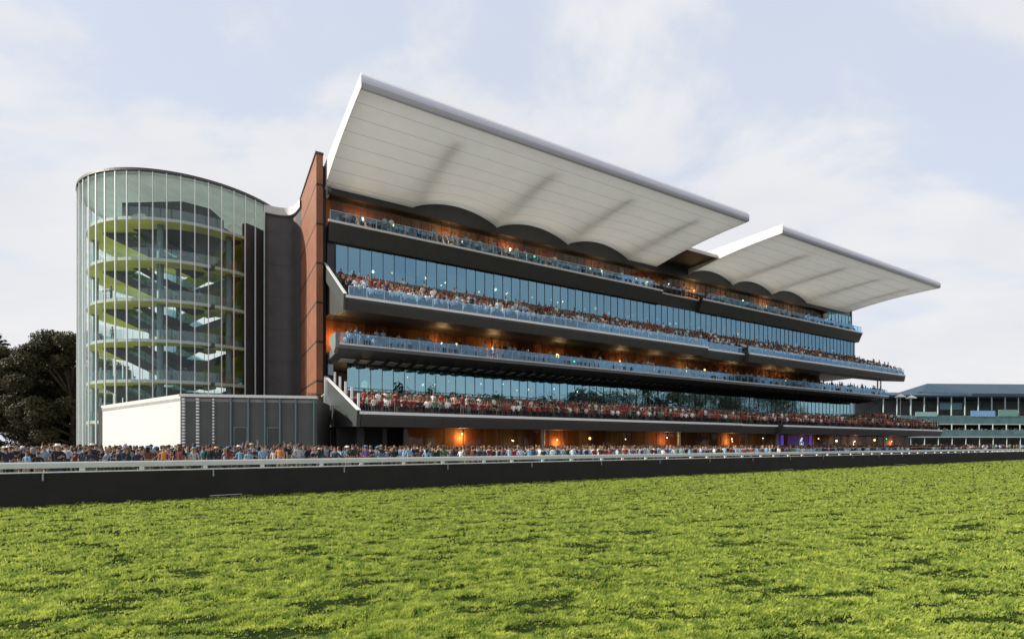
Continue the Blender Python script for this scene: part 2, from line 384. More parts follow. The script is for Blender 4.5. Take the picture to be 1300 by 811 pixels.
# ------------------------------------------------------------------ running rail with its dark barrier
rail = thing('running_rail', 'long white running rail with posts above a dark cloth barrier along the turf', 'rail', RA, math.atan2(RD.y, RD.x))
S0, S1 = -30, 150
def rbox(a, b_, mats, name, bev=False):
    m = MB(); m.box(a, b_); return m.build(name, mats, rail)
m = MB(); m.prism([(-.03,1.045),(.05,1.045),(.06,1.18),(.03,1.215),(-.03,1.215),(-.05,1.18)], S0, S1); m.build('top_rail', RAILW, rail)
m = MB(); m.prism([(-.02,.915),(.02,.915),(.02,.95),(-.02,.95)], S0, S1); m.build('lower_rail', RAILW, rail)
pb = None
for i in range(92):
    s = -18+1.62*i + (.0 if i % 4 else .25)
    m = MB(); m.prism([(-.024,.951),(.024,.951),(.024,1.044),(-.024,1.044)], -.06, .06)
    m.prism([(.03,0),(.09,0),(.09,1.03),(.03,1.03)], -.03, .03)
    if pb is None: pb = m.build('post', RAILW, rail); pb.location = (s,0,0)
    else:
        o = pb.copy(); COL.objects.link(o); o.parent = rail; o.location = (s,0,0)
CLOTH = M('barrier_cloth', (.020,.018,.017), .85, var=.25, scale=1.5, bump=.15)
nx = 500; V = []; F = []
cs_ = np.linspace(S0, S1, nx); 
m = MB()
for j, z in enumerate((.912,.6,.3,-.02)):
    for i, s in enumerate(cs_):
        m.v.append((s, -.012+.012*math.sin(s*1.9+z*2)*math.sin(z*3.2)+.008*math.sin(s*5.3), z))
for j in range(3):
    for i in range(nx-1):
        a = j*nx+i; m.f.append((a, a+nx, a+nx+1, a+1)); m.m.append(0)
m.build('barrier_cloth', CLOTH, rail, True)
ps = None
for i in range(24):
    s = -7.22+4.04*i
    m = MB(); m.box((-.018,-.05,.70),(.018,-.03,.90))
    if ps is None: ps = m.build('strap', M('strap_grey', (.30,.33,.36), .6), rail); ps.location = (s,0,0)
    else:
        o = ps.copy(); COL.objects.link(o); o.parent = rail; o.location = (s,0,0)
m = MB()
for a, c in ((-6.2,-3.9),(-1.6,-1.1),(4.8,5.7),(36,37.5),(52,54)): m.tube((a,-.06,.09),(c,-.06,.095),.012)
m.build('ground_pipe', M('pipe_grey', (.45,.47,.48), .5), rail)

# ------------------------------------------------------------------ grandstand
GS = thing('grandstand', 'long modern grandstand with white oversailing roofs, glass fronts and tiered balconies', 'grandstand', P0, FA)
UE = 101.0; GAP = (46.1, 54.5)
# terracotta fin
m = MB(); m.box((-.62,0,5.0),(0,13.0,30.15)); fin = m.build('brick_fin', BRICK, GS)
m = MB(); m.box((-.72,-.08,30.15),(.05,13.05,30.33)); m.build('coping', COPING, fin)
m = MB(); m.box((-.35,.4,0),(.0,12.6,5.0)); m.box((.004,1.2,5.0),(.5,8,29.7)); m.build('dark_return_wall', DARKM, GS)
for a_, c_ in (((.51,.5,27.0),(.9,.6,29.6)),((.5,.1,8.6),(1.0,.2,10.4))):
    m = MB(); m.box(a_, c_); m.build('side_glass', G_CLEAR, GS)
def pieces(front, ends=(0.6, UE)):
    """front strips of a balcony: straight wings with a set-back stretch between the two roofs"""
    return [(ends[0], GAP[0]), (GAP[0], GAP[1]), (GAP[1], ends[1])]
SET = .8
def deck(name, prof, front_v, edge, u0, u1, matl, setback=True):
    """raked or flat deck pulled along the facade; the middle stretch is set back"""
    m = MB()
    for k, (a, c) in enumerate(pieces(front_v, (u0,u1))):
        p = [((y+SET*(1-(y-front_v)/6) if (setback and k == 1 and y < front_v+6) else y), z) for y, z in prof]
        m.prism(p, a, c)
    d = m.build(name, matl, GS)
    e = MB()
    for k, (a, c) in enumerate(pieces(front_v, (u0,u1))):
        o = SET if (setback and k == 1) else 0
        e.box((a-(.15 if k == 0 else 0), front_v-.09+o, edge[0]), (c, front_v+.06+o, edge[1]))
    e.build('edge_strip', WHITE, d)
    return d
HANDR = M('handrail_metal', (.50,.62,.72), .35, .4)
def balustrade(parent, v, z, h, spans, name='balustrade'):
    for a, c in spans:
        m = MB(); t = MB(); n = max(1, round((c-a)/1.5)); st = (c-a)/n
        for i in range(n):
            m.box((a+st*i+.03, v-.012, z+.06), (a+st*(i+1)-.03, v+.012, z+h))
            t.box((a+st*i-.025, v-.03, z), (a+st*i+.025, v+.03, z+h))
        t.box((a, v-.03, z+h), (c, v+.03, z+h+.045))
        o = m.build(name, G_BAL, parent); t.build('handrail', HANDR, o)
# top terrace
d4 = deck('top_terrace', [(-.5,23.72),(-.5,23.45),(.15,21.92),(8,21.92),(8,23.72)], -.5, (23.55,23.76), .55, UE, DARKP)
balustrade(d4, -.42, 23.72, 1.0, [(.6,44.5),(56,UE-.2)])
# raked upper balcony
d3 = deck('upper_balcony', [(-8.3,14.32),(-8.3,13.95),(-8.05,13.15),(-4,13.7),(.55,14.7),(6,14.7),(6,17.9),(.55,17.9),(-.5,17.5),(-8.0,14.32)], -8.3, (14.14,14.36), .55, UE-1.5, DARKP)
balustrade(d3, -8.22, 14.32, .85, [(.7,GAP[0]),(GAP[1],UE-1.7)]); balustrade(d3, -8.22+SET, 14.32, .85, [GAP])
m = MB(); m.prism([(-8.36,14.42),(-8.12,13.1),(-.4,17.55),(1.6,18.9),(1.6,20.2)], .25, .5); sp3 = m.build('side_parapet', PARA, d3)
m = MB(); m.bar((.375,-8.36,14.45),(.375,1.6,20.24),.26,.05); m.build('parapet_cap', WHITE, sp3)
m = MB(); m.prism([(-8.3,14.3),(-8.1,13.2),(-3,15.4),(-3,16.6)], UE-1.5, UE-1.3); m.build('side_parapet', FASC, d3)
# middle terrace with its sun shade
dm = deck('middle_terrace', [(-5,10.88),(-5,10.45),(-2.3,10.2),(.6,10.05),(8,10.05),(8,10.88)], -5, (10.74,10.9), .55, UE, FASC, False)
balustrade(dm, -4.93, 10.88, .95, [(.7,UE-.2)])
m = MB(); m.prism([(-5.1,11.85),(-5.1,10.5),(-4.2,10.1),(-2.4,11.1),(-2.4,11.85)], .2, .54); m.build('end_panel', M('end_panel_grey', (.19,.21,.20), .5), dm)
br = None
for i in range(70):
    u = 2.9+1.4*i
    if br is None:
        m = MB(); m.prism([(-3.3,10.14),(-.1,9.92),(-.1,9.62),(-2.9,9.9),(-3.3,10.02)], -.10, .10)
        br = m.build('sunshade_bracket', DARKM, dm); br.location = (u,0,0)
    else:
        o = br.copy(); COL.objects.link(o); o.parent = dm; o.location = (u,0,0)
m = MB(); m.prism([(-1.7,10.06),(-1.7,10.0),(-.2,9.9),(-.2,9.97)], 1.4, 52); m.build('sunshade_shelf', WHITE, dm)
# lower raked balcony
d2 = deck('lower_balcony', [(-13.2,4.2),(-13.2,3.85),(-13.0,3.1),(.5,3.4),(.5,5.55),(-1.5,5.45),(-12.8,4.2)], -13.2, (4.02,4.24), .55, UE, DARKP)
m = MB(); m.prism([(-13.28,4.28),(-13.02,3.05),(.4,7.1),(.75,7.2),(.75,8.5)], .2, .5); sp2 = m.build('side_parapet', PARA, d2)
m = MB(); m.bar((.35,-13.28,4.32),(.35,.75,8.54),.31,.05); m.build('parapet_cap', WHITE, sp2)
po = None
for i in range(5):
    v = -11.6+2.35*i
    z = 4.28+(v+13.28)/14.03*4.22
    m = MB(); m.box((.62,v-.05,z-.7),(.80,v+.05,z+1.0)); m.build('stair_post', WHITE, d2)
# right-hand side deck carrying the lower crowd past the end of the stand
m = MB(); m.poly([(UE,-12.9),(UE+1.2,-11.5),(UE+9,-3),(UE+9,5),(UE,5)], 3.2, 4.3); m.prism([(-11,4.3),(-3,6.2),(4.9,6.2),(4.9,4.3)], UE+.02, UE+2.2); m.prism([(-3.5,4.3),(-3,6.2),(4.9,6.2),(4.9,4.3)], UE+2.2, UE+8.8)
m.build('end_deck', DARKP, GS)
# glass fronts
def glazing(name, u0, u1, v, z0, z1, gm, pitch=1.2, mull=MULD, t=.05, hz=()):
    m = MB(); m.box((u0,v,z0),(u1,v+.04,z1)); o = m.build(name, gm, GS)
    n = int((u1-u0)/pitch)
    k = MB(); k.box((-t/2, v-.05, z0), (t/2, v+.002, z1)); k0 = k.build('mullion', mull, o); k0.location.x = u0
    for i in range(1, n+1):
        c = k0.copy(); COL.objects.link(c); c.parent = o; c.location.x = u0+i*pitch
    for z in hz:
        k = MB(); k.box((u0,v-.045,z-.03),(u1,v+.001,z+.03)); k.build('transom', mull, o)
    return o
glazing('upper_window_wall', 1.3, UE-1, .5, 17.9, 21.9, G_FAC, hz=(17.95,18.9))
glazing('lower_window_wall', 2.4, UE-1, .5, 5.6, 10.0, G_FAC2, hz=(7.45,))
m = MB(); m.box((1.25,.40,17.92),(UE-1,.44,18.95)); m.build('spandrel', SPAN, GS)
m = MB(); m.box((2.35,.40,5.75),(UE-1,.44,7.2)); m.build('spandrel', SPAN, GS)
glazing('top_window_wall', 1.0, UE-3, 1.3, 23.75, 26.95, G_WOOD, pitch=1.2, t=.035)
glazing('top_end_glazing', 91, UE-2, .68, 23.75, 26.84, G_FAC2, pitch=1.2, t=.05)
glazing('middle_window_wall', 1.2, UE-14, .9, 10.9, 14.66, G_WOOD, pitch=1.2, t=.035)
glazing('ground_window_wall', 5, UE-2, -9.6, 0, 3.15, G_GRD, pitch=1.9, t=.05)
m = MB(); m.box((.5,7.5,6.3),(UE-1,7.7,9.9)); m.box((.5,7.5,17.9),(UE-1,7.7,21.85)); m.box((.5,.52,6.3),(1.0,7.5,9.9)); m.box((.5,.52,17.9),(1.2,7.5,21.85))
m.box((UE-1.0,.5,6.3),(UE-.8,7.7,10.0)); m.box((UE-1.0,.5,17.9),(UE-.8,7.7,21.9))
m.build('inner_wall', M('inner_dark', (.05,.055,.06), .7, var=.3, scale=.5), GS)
m = MB(); m.box((.5,2.6,23.75),(UE-8,2.8,28.7)); m.build('wood_wall', WOOD[0], GS)
m = MB(); m.box((.5,2.9,10.9),(UE-9,3.1,14.68)); m.build('wood_wall', WOOD[1], GS)
m = MB(); m.box((5.5,-8.6,0),(UE-1,-8.4,3.2)); m.build('wood_wall', WOOD[2], GS)
m = MB(); m.box((.5,-4.0,0),(9,-3.8,3.3)); m.box((1.2,-9,0),(1.8,-8.5,3.1)); m.box((3.4,-9,0),(3.75,-8.5,3.1)); m.build('dark_lobby_wall', DARKM, GS)
m = MB(); m.box((.6,.7,26.85),(UE-2.2,.95,29.0)); m.build('bulkhead', seams('bulkhead_panels', (.045,.042,.042), (.02,.02,.02), 0, 1.2, .04, .35), GS)
m = MB(); m.box((.9,.96,27.05),(UE-8.2,2.59,27.15)); m.build('terrace_ceiling', DARKM, GS)
m = MB(); m.box((UE-1.6,.8,23.7),(UE-1.2,4,28.3)); m.build('end_post', DARKM, GS)
for u, v, a, c, r_ in ((UE-1.0,-3.6,10.9,14.2,.13),(UE+.2,-3.6,10.9,14.2,.13),(20,-8.9,0,3.2,.22),(40,-8.9,0,3.2,.22),(60,-8.9,0,3.2,.22),(80,-8.9,0,3.2,.22)):
    m = MB(); m.tube((u,v,a),(u,v,c),r_,n=14); m.build('column', MULW, GS)
# stripe of dark screens in the crowd level and small signs
m = MB(); m.box((59.5,-9.75,.9),(60.1,-9.68,3.0)); m.box((66.6,-9.75,.9),(67.1,-9.68,3.0)); m.build('light_strip', emit('violet_light', (.10,.06,.50), .5), GS)
m = MB(); m.box((61.2,-9.72,1.0),(66.2,-9.66,3.0)); m.build('screen', emit('violet_screen', (.05,.025,.12), .4), GS)
fc = bpy.data.curves.new('numeral_sign', 'FONT'); fc.body = '6'; fc.size = 1.75; fc.extrude = .02; fc.offset = .05; fc.align_x = 'CENTER'
fo = bpy.data.objects.new('numeral_sign_curve', fc); COL.objects.link(fo)
dg = bpy.context.evaluated_depsgraph_get(); sm = bpy.data.meshes.new_from_object(fo.evaluated_get(dg)); bpy.data.objects.remove(fo)
sg = bpy.data.objects.new('numeral_sign', sm); COL.objects.link(sg); sg.parent = GS; sg.location = (64.3,-9.85,1.45); sg.rotation_euler = (R(90),0,0)
sm.materials.clear(); sm.materials.append(emit('sign_white', (.75,.82,.95), .8))
# roofs
def cuspw(u, hi): return 1.0 if (u < 9.5 or u > hi) else 1-abs(math.sin(math.pi*(u-9.5)/10.35))**.75
def sof(u, v, ph=0):
    t = min(max((v+11.5)/12.0, 0), 1.15)
    return 28.42 - 1.25*(t**2.0)*cuspw(u-ph, 9.5+10.35*(3 if ph == 0 else 3)) + .32*(t**2)
def roof(name, u0, u1, ph, v0=-14.2, v1=9.0):
    root = None
    nu, nv = int((u1-u0)/.45), 46
    m = MB()
    for j in range(nv+1):
        v = v0+.35+(v1-v0-.35)*j/nv
        for i in range(nu+1):
            u = u0+(u1-u0)*i/nu; m.v.append((u, v, sof(u,v,ph)))
    for j in range(nv):
        for i in range(nu):
            a = j*(nu+1)+i; m.f.append((a, a+nu+1, a+nu+2, a+1)); m.m.append(0)
    root = m.build('soffit' if False else 'roof', SOFFIT, GS, True)
    t = MB(); t.face([(u0,v0+.2,29.48),(u1,v0+.2,29.48),(u1,v1,29.9),(u0,v1,29.9)]); t.face([(u0,v1,29.9),(u1,v1,29.9),(u1,v1,sof(u0,v1,ph)-.2),(u0,v1,sof(u0,v1,ph)-.2)])
    t.build('roof_sheet', ROOFTOP, root)
    e = MB(); prof = []
    for k in range(9):
        a = math.pi/2+math.pi*k/8; prof.append((v0+.42+.42*math.cos(a), 28.94+.54*math.sin(a)))
    e.prism(prof, u0, u1); e.build('front_edge', ROOFEDGE, root, False)
    for u, du in ((u0,-.03),(u1,.03)):
        s = MB(); n = 24; lo = [(v0+.05+(v1-v0-.05)*i/n) for i in range(n+1)]
        for i in range(n):
            a, c = lo[i], lo[i+1]
            za_, zc_ = sof(u,a,ph)-.03, sof(u,c,ph)-.03
            ta, tc_ = 29.5+.42*i/n, 29.5+.42*(i+1)/n
            s.face([(u+du,a,za_),(u+du,c,zc_),(u+du,c,tc_),(u+du,a,ta)])
            s.face([(u,a,za_),(u+du,a,za_),(u+du,c,zc_),(u,c,zc_)])
        s.build('end_face', ROOFEND, root)
    for q_ in range(-1, 6):
        uc = ph+9.5+10.35*q_
        if not (u0+1 < uc < u1-1): continue
        r_ = MB(); n = 14
        for i in range(n):
            a, c = v0+3+(v1-v0-3.5)*i/n, v0+3+(v1-v0-3.5)*(i+1)/n
            z0_, z1_ = sof(uc,a,ph)*.45+29.35*.55, sof(uc,c,ph)*.45+29.35*.55
            r_.v += [(uc-.30,a,z0_),(uc+.30,a,z0_),(uc+.30,c,z1_),(uc-.30,c,z1_),(uc-.30,a,29.35),(uc+.30,a,29.35),(uc+.30,c,29.35),(uc-.30,c,29.35)]
            b0 = len(r_.v)-8
            for t4 in ((0,3,2,1),(4,5,6,7),(1,2,6,5),(3,0,4,7)): r_.f.append(tuple(b0+k for k in t4)); r_.m.append(0)
        r_.build('shade_band_rib', PALEP, root)  # unseen ribs added inside the roof to cast soft dark bands on the soffit
    return root
roof('roof', .35, 46.1, 0)
roof('roof', 52.8, 97.8, 52.8-9.5)
m = MB(); m.box((46.14,-4.4,28.3),(52.76,9,28.7)); m.build('link_roof', [M('link_roof_shade', (.05,.05,.05), .6)], GS)  # shade under the link roof put into its dark colour
m = MB(); m.box((46.14,-4.5,28.28),(52.76,-4.403,28.72)); m.build('link_roof_edge', ROOFEND, GS)
# rear mass so that nothing is hollow
m = MB(); m.box((.6,8.02,0),(UE-1,26,27.4)); m.build('rear_block', M('rear_wall', (.16,.15,.15), .8, var=.1), GS)

# foot of the fin: pale panel, glass canopy, doors
b = MB(); b.face([(-.1,-1.3,5.0),(2.1,-1.3,5.0),(2.1,-1.3,6.9),(1.0,-1.3,6.9),(-.1,-1.3,8.2)])
b.face([(-.1,-1.2,5.0),(-.1,-1.2,8.2),(1.0,-1.2,6.9),(2.1,-1.2,6.9),(2.1,-1.2,5.0)]); b.face([(-.1,-1.3,5.0),(-.1,-1.3,8.2),(-.1,-1.2,8.2),(-.1,-1.2,5.0)]); b.face([(-.1,-1.3,5.0),(-.1,-1.2,5.0),(2.1,-1.2,5.0),(2.1,-1.3,5.0)])
b.build('entrance_panel', WHITE, GS)
b = MB(); b.prism([(-2.6,5.3),(-2.6,5.36),(-1.25,6.6),(-1.25,6.54)], -1.6, -.15); b.build('entrance_canopy', G_CLEAR, GS)
b = MB(); b.box((-.8,-1.15,4.5),(3.4,8,5.0)); b.box((-.3,.42,0),(.1,.6,4.5)); b.build('entrance_soffit', DARKM, GS)
b = MB(); b.box((-.0,.3,0),(4.5,.41,4.5)); b.build('entrance_wall', M('entrance_dark', (.04,.035,.033), .6), GS)
dr = MB()
for u in (.7,1.75,2.8): dr.box((u-.05,.16,0),(u+.05,.26,3.1))
dr.box((.65,.16,3.1),(2.85,.26,3.2)); dw = dr.build('entrance_door', M('door_frame', (.4,.38,.36), .5), GS)
dr = MB(); dr.box((.75,.2,0),(1.7,.22,3.1)); dr.box((1.8,.2,0),(2.75,.22,3.1)); dr.build('door_leaf', M('door_brown', (.10,.05,.035), .5), dw)

# ------------------------------------------------------------------ glass tower
TX, TY, TR, TH = -39.59, 63.35, 11.1, 30.0
TW_ = thing('glass_tower', 'round glass tower with white mullions around green floors and escalators', 'tower', (TX,TY,0))
def arc(r, a0, a1, n, cx=0, cy=0): return [(cx+r*math.cos(a0+(a1-a0)*i/n), cy+r*math.sin(a0+(a1-a0)*i/n)) for i in range(n+1)]
NM = 56
m = MB(); pts = arc(TR, 0, 2*math.pi, 112)
for i in range(112):
    (x0,y0),(x1,y1) = pts[i], pts[i+1]; m.face([(x0,y0,0),(x1,y1,0),(x1,y1,TH-.1),(x0,y0,TH-.1)])
drum = m.build('glass_drum', G_TOW, TW_, True)
m = MB(); m.bar((TR+.02,0,0), (TR+.02,0,TH-.1), .075, .14, 0, (1,0,0)); mul0 = m.build('mullion', MULW, drum)
for i in range(1, NM):
    o = mul0.copy(); COL.objects.link(o); o.parent = drum; o.rotation_euler = (0,0,2*math.pi*i/NM)
m = MB()
po_, pi_ = arc(TR+.14, 0, 2*math.pi, 112), arc(TR-.25, 0, 2*math.pi, 112)
for i in range(112):
    a, c, d, e = po_[i], po_[i+1], pi_[i+1], pi_[i]
    for zz0, zz1 in ((TH-.14, TH+.12),):
        m.face([(*a,zz0),(*c,zz0),(*c,zz1),(*a,zz1)]); m.face([(*e,zz1),(*d,zz1),(*d,zz0),(*e,zz0)]); m.face([(*a,zz1),(*c,zz1),(*d,zz1),(*e,zz1)]); m.face([(*a,zz0),(*e,zz0),(*d,zz0),(*c,zz0)])
m.build('rim', M('tower_rim', (.07,.07,.075), .4), TW_)
m = MB(); m.poly(arc(TR-.06, 0, 2*math.pi, 96)[:-1], 29.62, 29.84); m.build('ceiling', seams('tower_ceiling', (.66,.72,.69), (.5,.55,.53), 0, 2.2, .05, .6, transl=.5), TW_)
LIME = M('lime_soffit', (.66,.72,.09), .6, var=.25, scale=.35)
SLABE = M('slab_edge', (.55,.60,.56), .5, var=.06)
floors = [4.25, 8.5, 12.75, 17.0, 21.25, 25.5]
for z in floors:
    n = 96; o_ = arc(TR-.75, 0, 2*math.pi, n); i_ = arc(6.0, 0, 2*math.pi, n, 1.3, -1.9)
    m = MB()
    for k in range(n):
        a, c, d, e = o_[k], o_[k+1], i_[k+1], i_[k]
        m.face([(*a,z),(*c,z),(*d,z),(*e,z)], 2); m.face([(*a,z-.32),(*e,z-.32),(*d,z-.32),(*c,z-.32)], 0)
        m.face([(*a,z-.32),(*c,z-.32),(*c,z),(*a,z)], 1); m.face([(*e,z),(*d,z),(*d,z-.32),(*e,z-.32)], 0)
    s_ob = m.build('floor_slab', [LIME, SLABE, M('tower_floor', (.6,.6,.57), .6)], TW_)
    g = MB(); r_ = arc(TR-.9, 0, 2*math.pi, n)
    for k in range(n): g.face([(*r_[k],z),(*r_[k+1],z),(*r_[k+1],z+1.05),(*r_[k],z+1.05)])
    g.build('balustrade', G_CLEAR, s_ob)
ESC = M('escalator_dark', (.03,.032,.033), .45, var=.2); ESCG = glass('escalator_glass', (.42,.58,.60), (.6,.85,.9), .07, .2)
ESCS = M('escalator_soffit', (.40,.50,.05), .6, var=.25, scale=.5)
for k in range(5):
    for (yo, xo) in ((-6.3,-4.9),(-2.6,-1.2)):
        zt, zb = floors[k+1], floors[k]
        x0, x1 = xo, xo+8.6
        m = MB(); m.prism([(0,0),(0,0)], 0, 0) if False else None
        y0, y1 = yo-.7, yo+.7
        P = [(x0-.9,zt),(x0,zt),(x1,zb),(x1+.9,zb),(x1+.9,zb-.35),(x1-.2,zb-.75),(x0-.2,zt-.9),(x0-.9,zt-.55)]
        i0 = len(m.v); nP = len(P)
        m.v += [(x,y0,z) for x,z in P]+[(x,y1,z) for x,z in P]
        for a in range(nP):
            c = (a+1) % nP; m.f.append((a,c,nP+c,nP+a)); m.m.append(0)
        m.f.append(tuple(range(nP))); m.m.append(0); m.f.append(tuple(range(2*nP-1,nP-1,-1))); m.m.append(0)
        eo = m.build('escalator', ESC, TW_)
        g = MB()
        for yy in (y0+.05, y1-.05):
            g.face([(x0-.9,yy,zt),(x0,yy,zt),(x1,yy,zb),(x1+.9,yy,zb),(x1+.9,yy,zb+.95),(x1,yy,zb+.95),(x0,yy,zt+.95),(x0-.9,yy,zt+.95)])
        g.build('balustrade', ESCG, eo)
    m = MB(); z = floors[k]
    A = [(2.2,-7.0),(8.2,-4.6),(8.7,-2.0),(3.2,-4.0)]; hz = [z+.3, z+3.5, z+3.6, z+.5]
    m.face([(*p,h) for p,h in zip(A,hz)]); m.face([(*p,h+.3) for p,h in reversed(list(zip(A,hz)))])
    for q_ in range(4):
        w_ = (q_+1) % 4; m.face([(*A[q_],hz[q_]),(*A[q_],hz[q_]+.3),(*A[w_],hz[w_]+.3),(*A[w_],hz[w_])])
    rp = m.build('ramp', ESCS, TW_)
    m = MB(); m.face([(2.2,-7.05,z+.3),(8.2,-4.65,z+3.5),(8.2,-4.65,z+4.3),(2.2,-7.05,z+1.1)]); m.face([(2.2,-7.0,z+.3),(2.2,-7.0,z+1.1),(8.2,-4.6,z+4.3),(8.2,-4.6,z+3.5)]); m.build('parapet', ESC, rp)
    for (y0, y1, sg, xs_) in ((-5.2,-3.6,1,-3.2),(-7.9,-7.2,1,-1.0)):
        m = MB(); zt, zb = floors[k+1], floors[k]
        P = [(xs_-.8,zt),(xs_,zt),(xs_+7.2,zb),(xs_+8,zb),(xs_+8,zb-.3),(xs_+7.0,zb-.5),(xs_-.2,zt-.6),(xs_-.8,zt-.4)]
        m.v = [(x,y0,z) for x,z in P]+[(x,y1,z) for x,z in P]
        for a in range(8): m.f.append((a,(a+1)%8,8+(a+1)%8,8+a)); m.m.append(0)
        m.f += [tuple(range(8)), tuple(range(15,7,-1))]; m.m += [0,0]
        m.build('stair_flight', ESCS if y0 > -6 else ESC, TW_)
    m = MB(); zt, zb = floors[k+1], floors[k]; y0, y1 = 1.0, 2.6
    P = [(-5.4,zb),(-4.5,zb),(3.8,zt),(4.7,zt),(4.7,zt-.5),(4.0,zt-.8),(-4.2,zb-.7),(-5.4,zb-.35)]
    m.v = [(x,y0,z) for x,z in P]+[(x,y1,z) for x,z in P]
    for a in range(8): m.f.append((a,(a+1)%8,8+(a+1)%8,8+a)); m.m.append(0)
    m.f += [tuple(range(8)), tuple(range(15,7,-1))]; m.m += [0,0]
    m.build('stair_flight', ESCS, TW_)
    # sloping green ramp at the back right of the void
    m = MB(); z = floors[k]
    A = [(1.5,-1.0),(7.8,-1.8),(9.0,2.5),(3,4.5)]
    hz = [z+.6, z+3.6, z+3.8, z+1.2]
    m.face([(*p,h) for p,h in zip(A,hz)]); m.face([(*p,h+.3) for p,h in reversed(list(zip(A,hz)))])
    for q_ in range(4):
        w_ = (q_+1) % 4; m.face([(*A[q_],hz[q_]),(*A[q_],hz[q_]+.3),(*A[w_],hz[w_]+.3),(*A[w_],hz[w_])])
    m.build('ramp', ESCS, TW_)
for (x,y) in ((-8.6,-4.6),(-5.6,5.5),(1.9,-8.9),(7.4,-5.6),(-8.0,3.8),(5.8,6.6)):
    m = MB(); m.tube((x,y,0),(x,y,25.2),.32,n=12); m.build('column', M('tower_column', (.16,.25,.29), .5), TW_, True)
# plant room under the ceiling
m = MB(); m.poly([(-3.2,-7.6),(3.6,-7.9),(5.6,-6.2),(5.4,-3),(-3.2,-3)], 26.6, 28.2); m.poly(arc(5.2, 0, 2*math.pi, 40, 1.4, -3.9)[:-1], 25.62, 26.6)
m.build('plant_room', M('plant_dark', (.045,.042,.045), .6), TW_)
# dark core at the right
m = MB(); co, ci = arc(TR-.5, R(-30), R(55), 40), arc(TR-1.2, R(-30), R(55), 40)
for k in range(40):
    a, c, d, e = co[k], co[k+1], ci[k+1], ci[k]
    m.face([(*a,0),(*c,0),(*c,27.0),(*a,27.0)]); m.face([(*e,27.0),(*d,27.0),(*d,0),(*e,0)]); m.face([(*a,27.),(*c,27.),(*d,27.),(*e,27.)])
m.face([(*co[0],0),(*co[0],27.),(*ci[0],27.),(*ci[0],0)])
m.build('core_wall', M('core_dark', (.05,.05,.055), .6, var=.15), TW_)
# curved dark wall between the tower and the fin, with its white cap
cpt = []
A0 = Vector((-29.2,60.0,0))-Vector((TX,TY,0)); B0 = FW(-.63,10.5)-Vector((TX,TY,0))
for i in range(25):
    t = i/24; p = A0.lerp(B0, t); nrm = Vector((-(B0-A0).y, (B0-A0).x, 0)).normalized()
    p = p + nrm*(1.5*math.sin(math.pi*t)*(.75+.5*(1-t))); cpt.append((p.x,p.y))
def wallstrip(pts, z0, z1, off0, off1, mat, name, parent):
    m = MB(); n = len(pts)
    a = [(x-.0, y+off0) for x,y in pts]; c = [(x, y+off1) for x,y in pts]
    for i in range(n-1):
        m.face([(*a[i],z0),(*a[i+1],z0),(*a[i+1],z1),(*a[i],z1)]); m.face([(*c[i+1],z0),(*c[i],z0),(*c[i],z1),(*c[i+1],z1)])
        m.face([(*a[i],z1),(*a[i+1],z1),(*c[i+1],z1),(*c[i],z1)]); m.face([(*a[i],z0),(*c[i],z0),(*c[i+1],z0),(*a[i+1],z0)])
    return m.build(name, mat, parent, False)
LINKW = seams('link_panels', (.068,.063,.066), (.03,.028,.03), 2, 3.85, .06, .55, axis2=0, pitch2=1.5, width2=.03, var=.15)
wl = wallstrip(cpt, 0, 29.0, 0, 6, LINKW, 'link_wall', TW_)
wallstrip(cpt, 29.0, 29.9, -.35, 6, ROOFEND, 'roof_cap', wl)

# ------------------------------------------------------------------ low pavilion in front of the tower
PV = thing('pavilion', 'low flat-roofed pavilion with a blank white side and a finned grey front', 'pavilion', (-25.65,39.3,0))
pp = [(-41.5+25.65,51.3-39.3),(0,0),(-15.8+25.65,41.2-39.3),(-17.2+25.65,48-39.3),(-32.5+25.65,51.2-39.3)]
b = MB()
def wallq(b, p, q_, z0, z1, t=.3):
    d = Vector((q_[0]-p[0], q_[1]-p[1], 0)).normalized(); nn = Vector((-d.y,d.x,0))*t
    P4 = [(p[0],p[1]),(q_[0],q_[1]),(q_[0]+nn.x,q_[1]+nn.y),(p[0]+nn.x,p[1]+nn.y)]
    b.poly(P4, z0, z1)
wallq(b, pp[0], pp[1], 0, 5.6, .3); b.build('white_wall', M('white_render', (.57,.57,.56), .7, var=.03), PV)
b = MB(); dF = Vector((pp[2][0],pp[2][1],0)).normalized(); nF = Vector((-dF.y,dF.x,0))
wallq(b, (dF.x*.02,dF.y*.02), pp[2], 0, 5.38, .3); wallq(b, pp[2], pp[3], 0, 5.38, .3); wallq(b, pp[3], pp[4], 0, 5.38, .3); wallq(b, pp[4], pp[0], 0, 5.38, .3)
b.build('grey_wall', seams('grey_cladding', (.085,.09,.085), (.04,.042,.04), 0, .62, .015, .55, var=.12), PV)
b = MB(); b.poly([(x*.995,y*.99) for x,y in pp], 5.05, 5.3); b.build('roof', CONC, PV)
b = MB(); o_ = -nF*.28
b.poly([(o_.x-.0,o_.y),(pp[2][0]+o_.x,pp[2][1]+o_.y),(pp[2][0]+nF.x*.4,pp[2][1]+nF.y*.4),(nF.x*.4,nF.y*.4)], 5.385, 5.60); b.build('roof_edge', WHITE, PV)
LF = Vector((pp[2][0],pp[2][1],0)).length
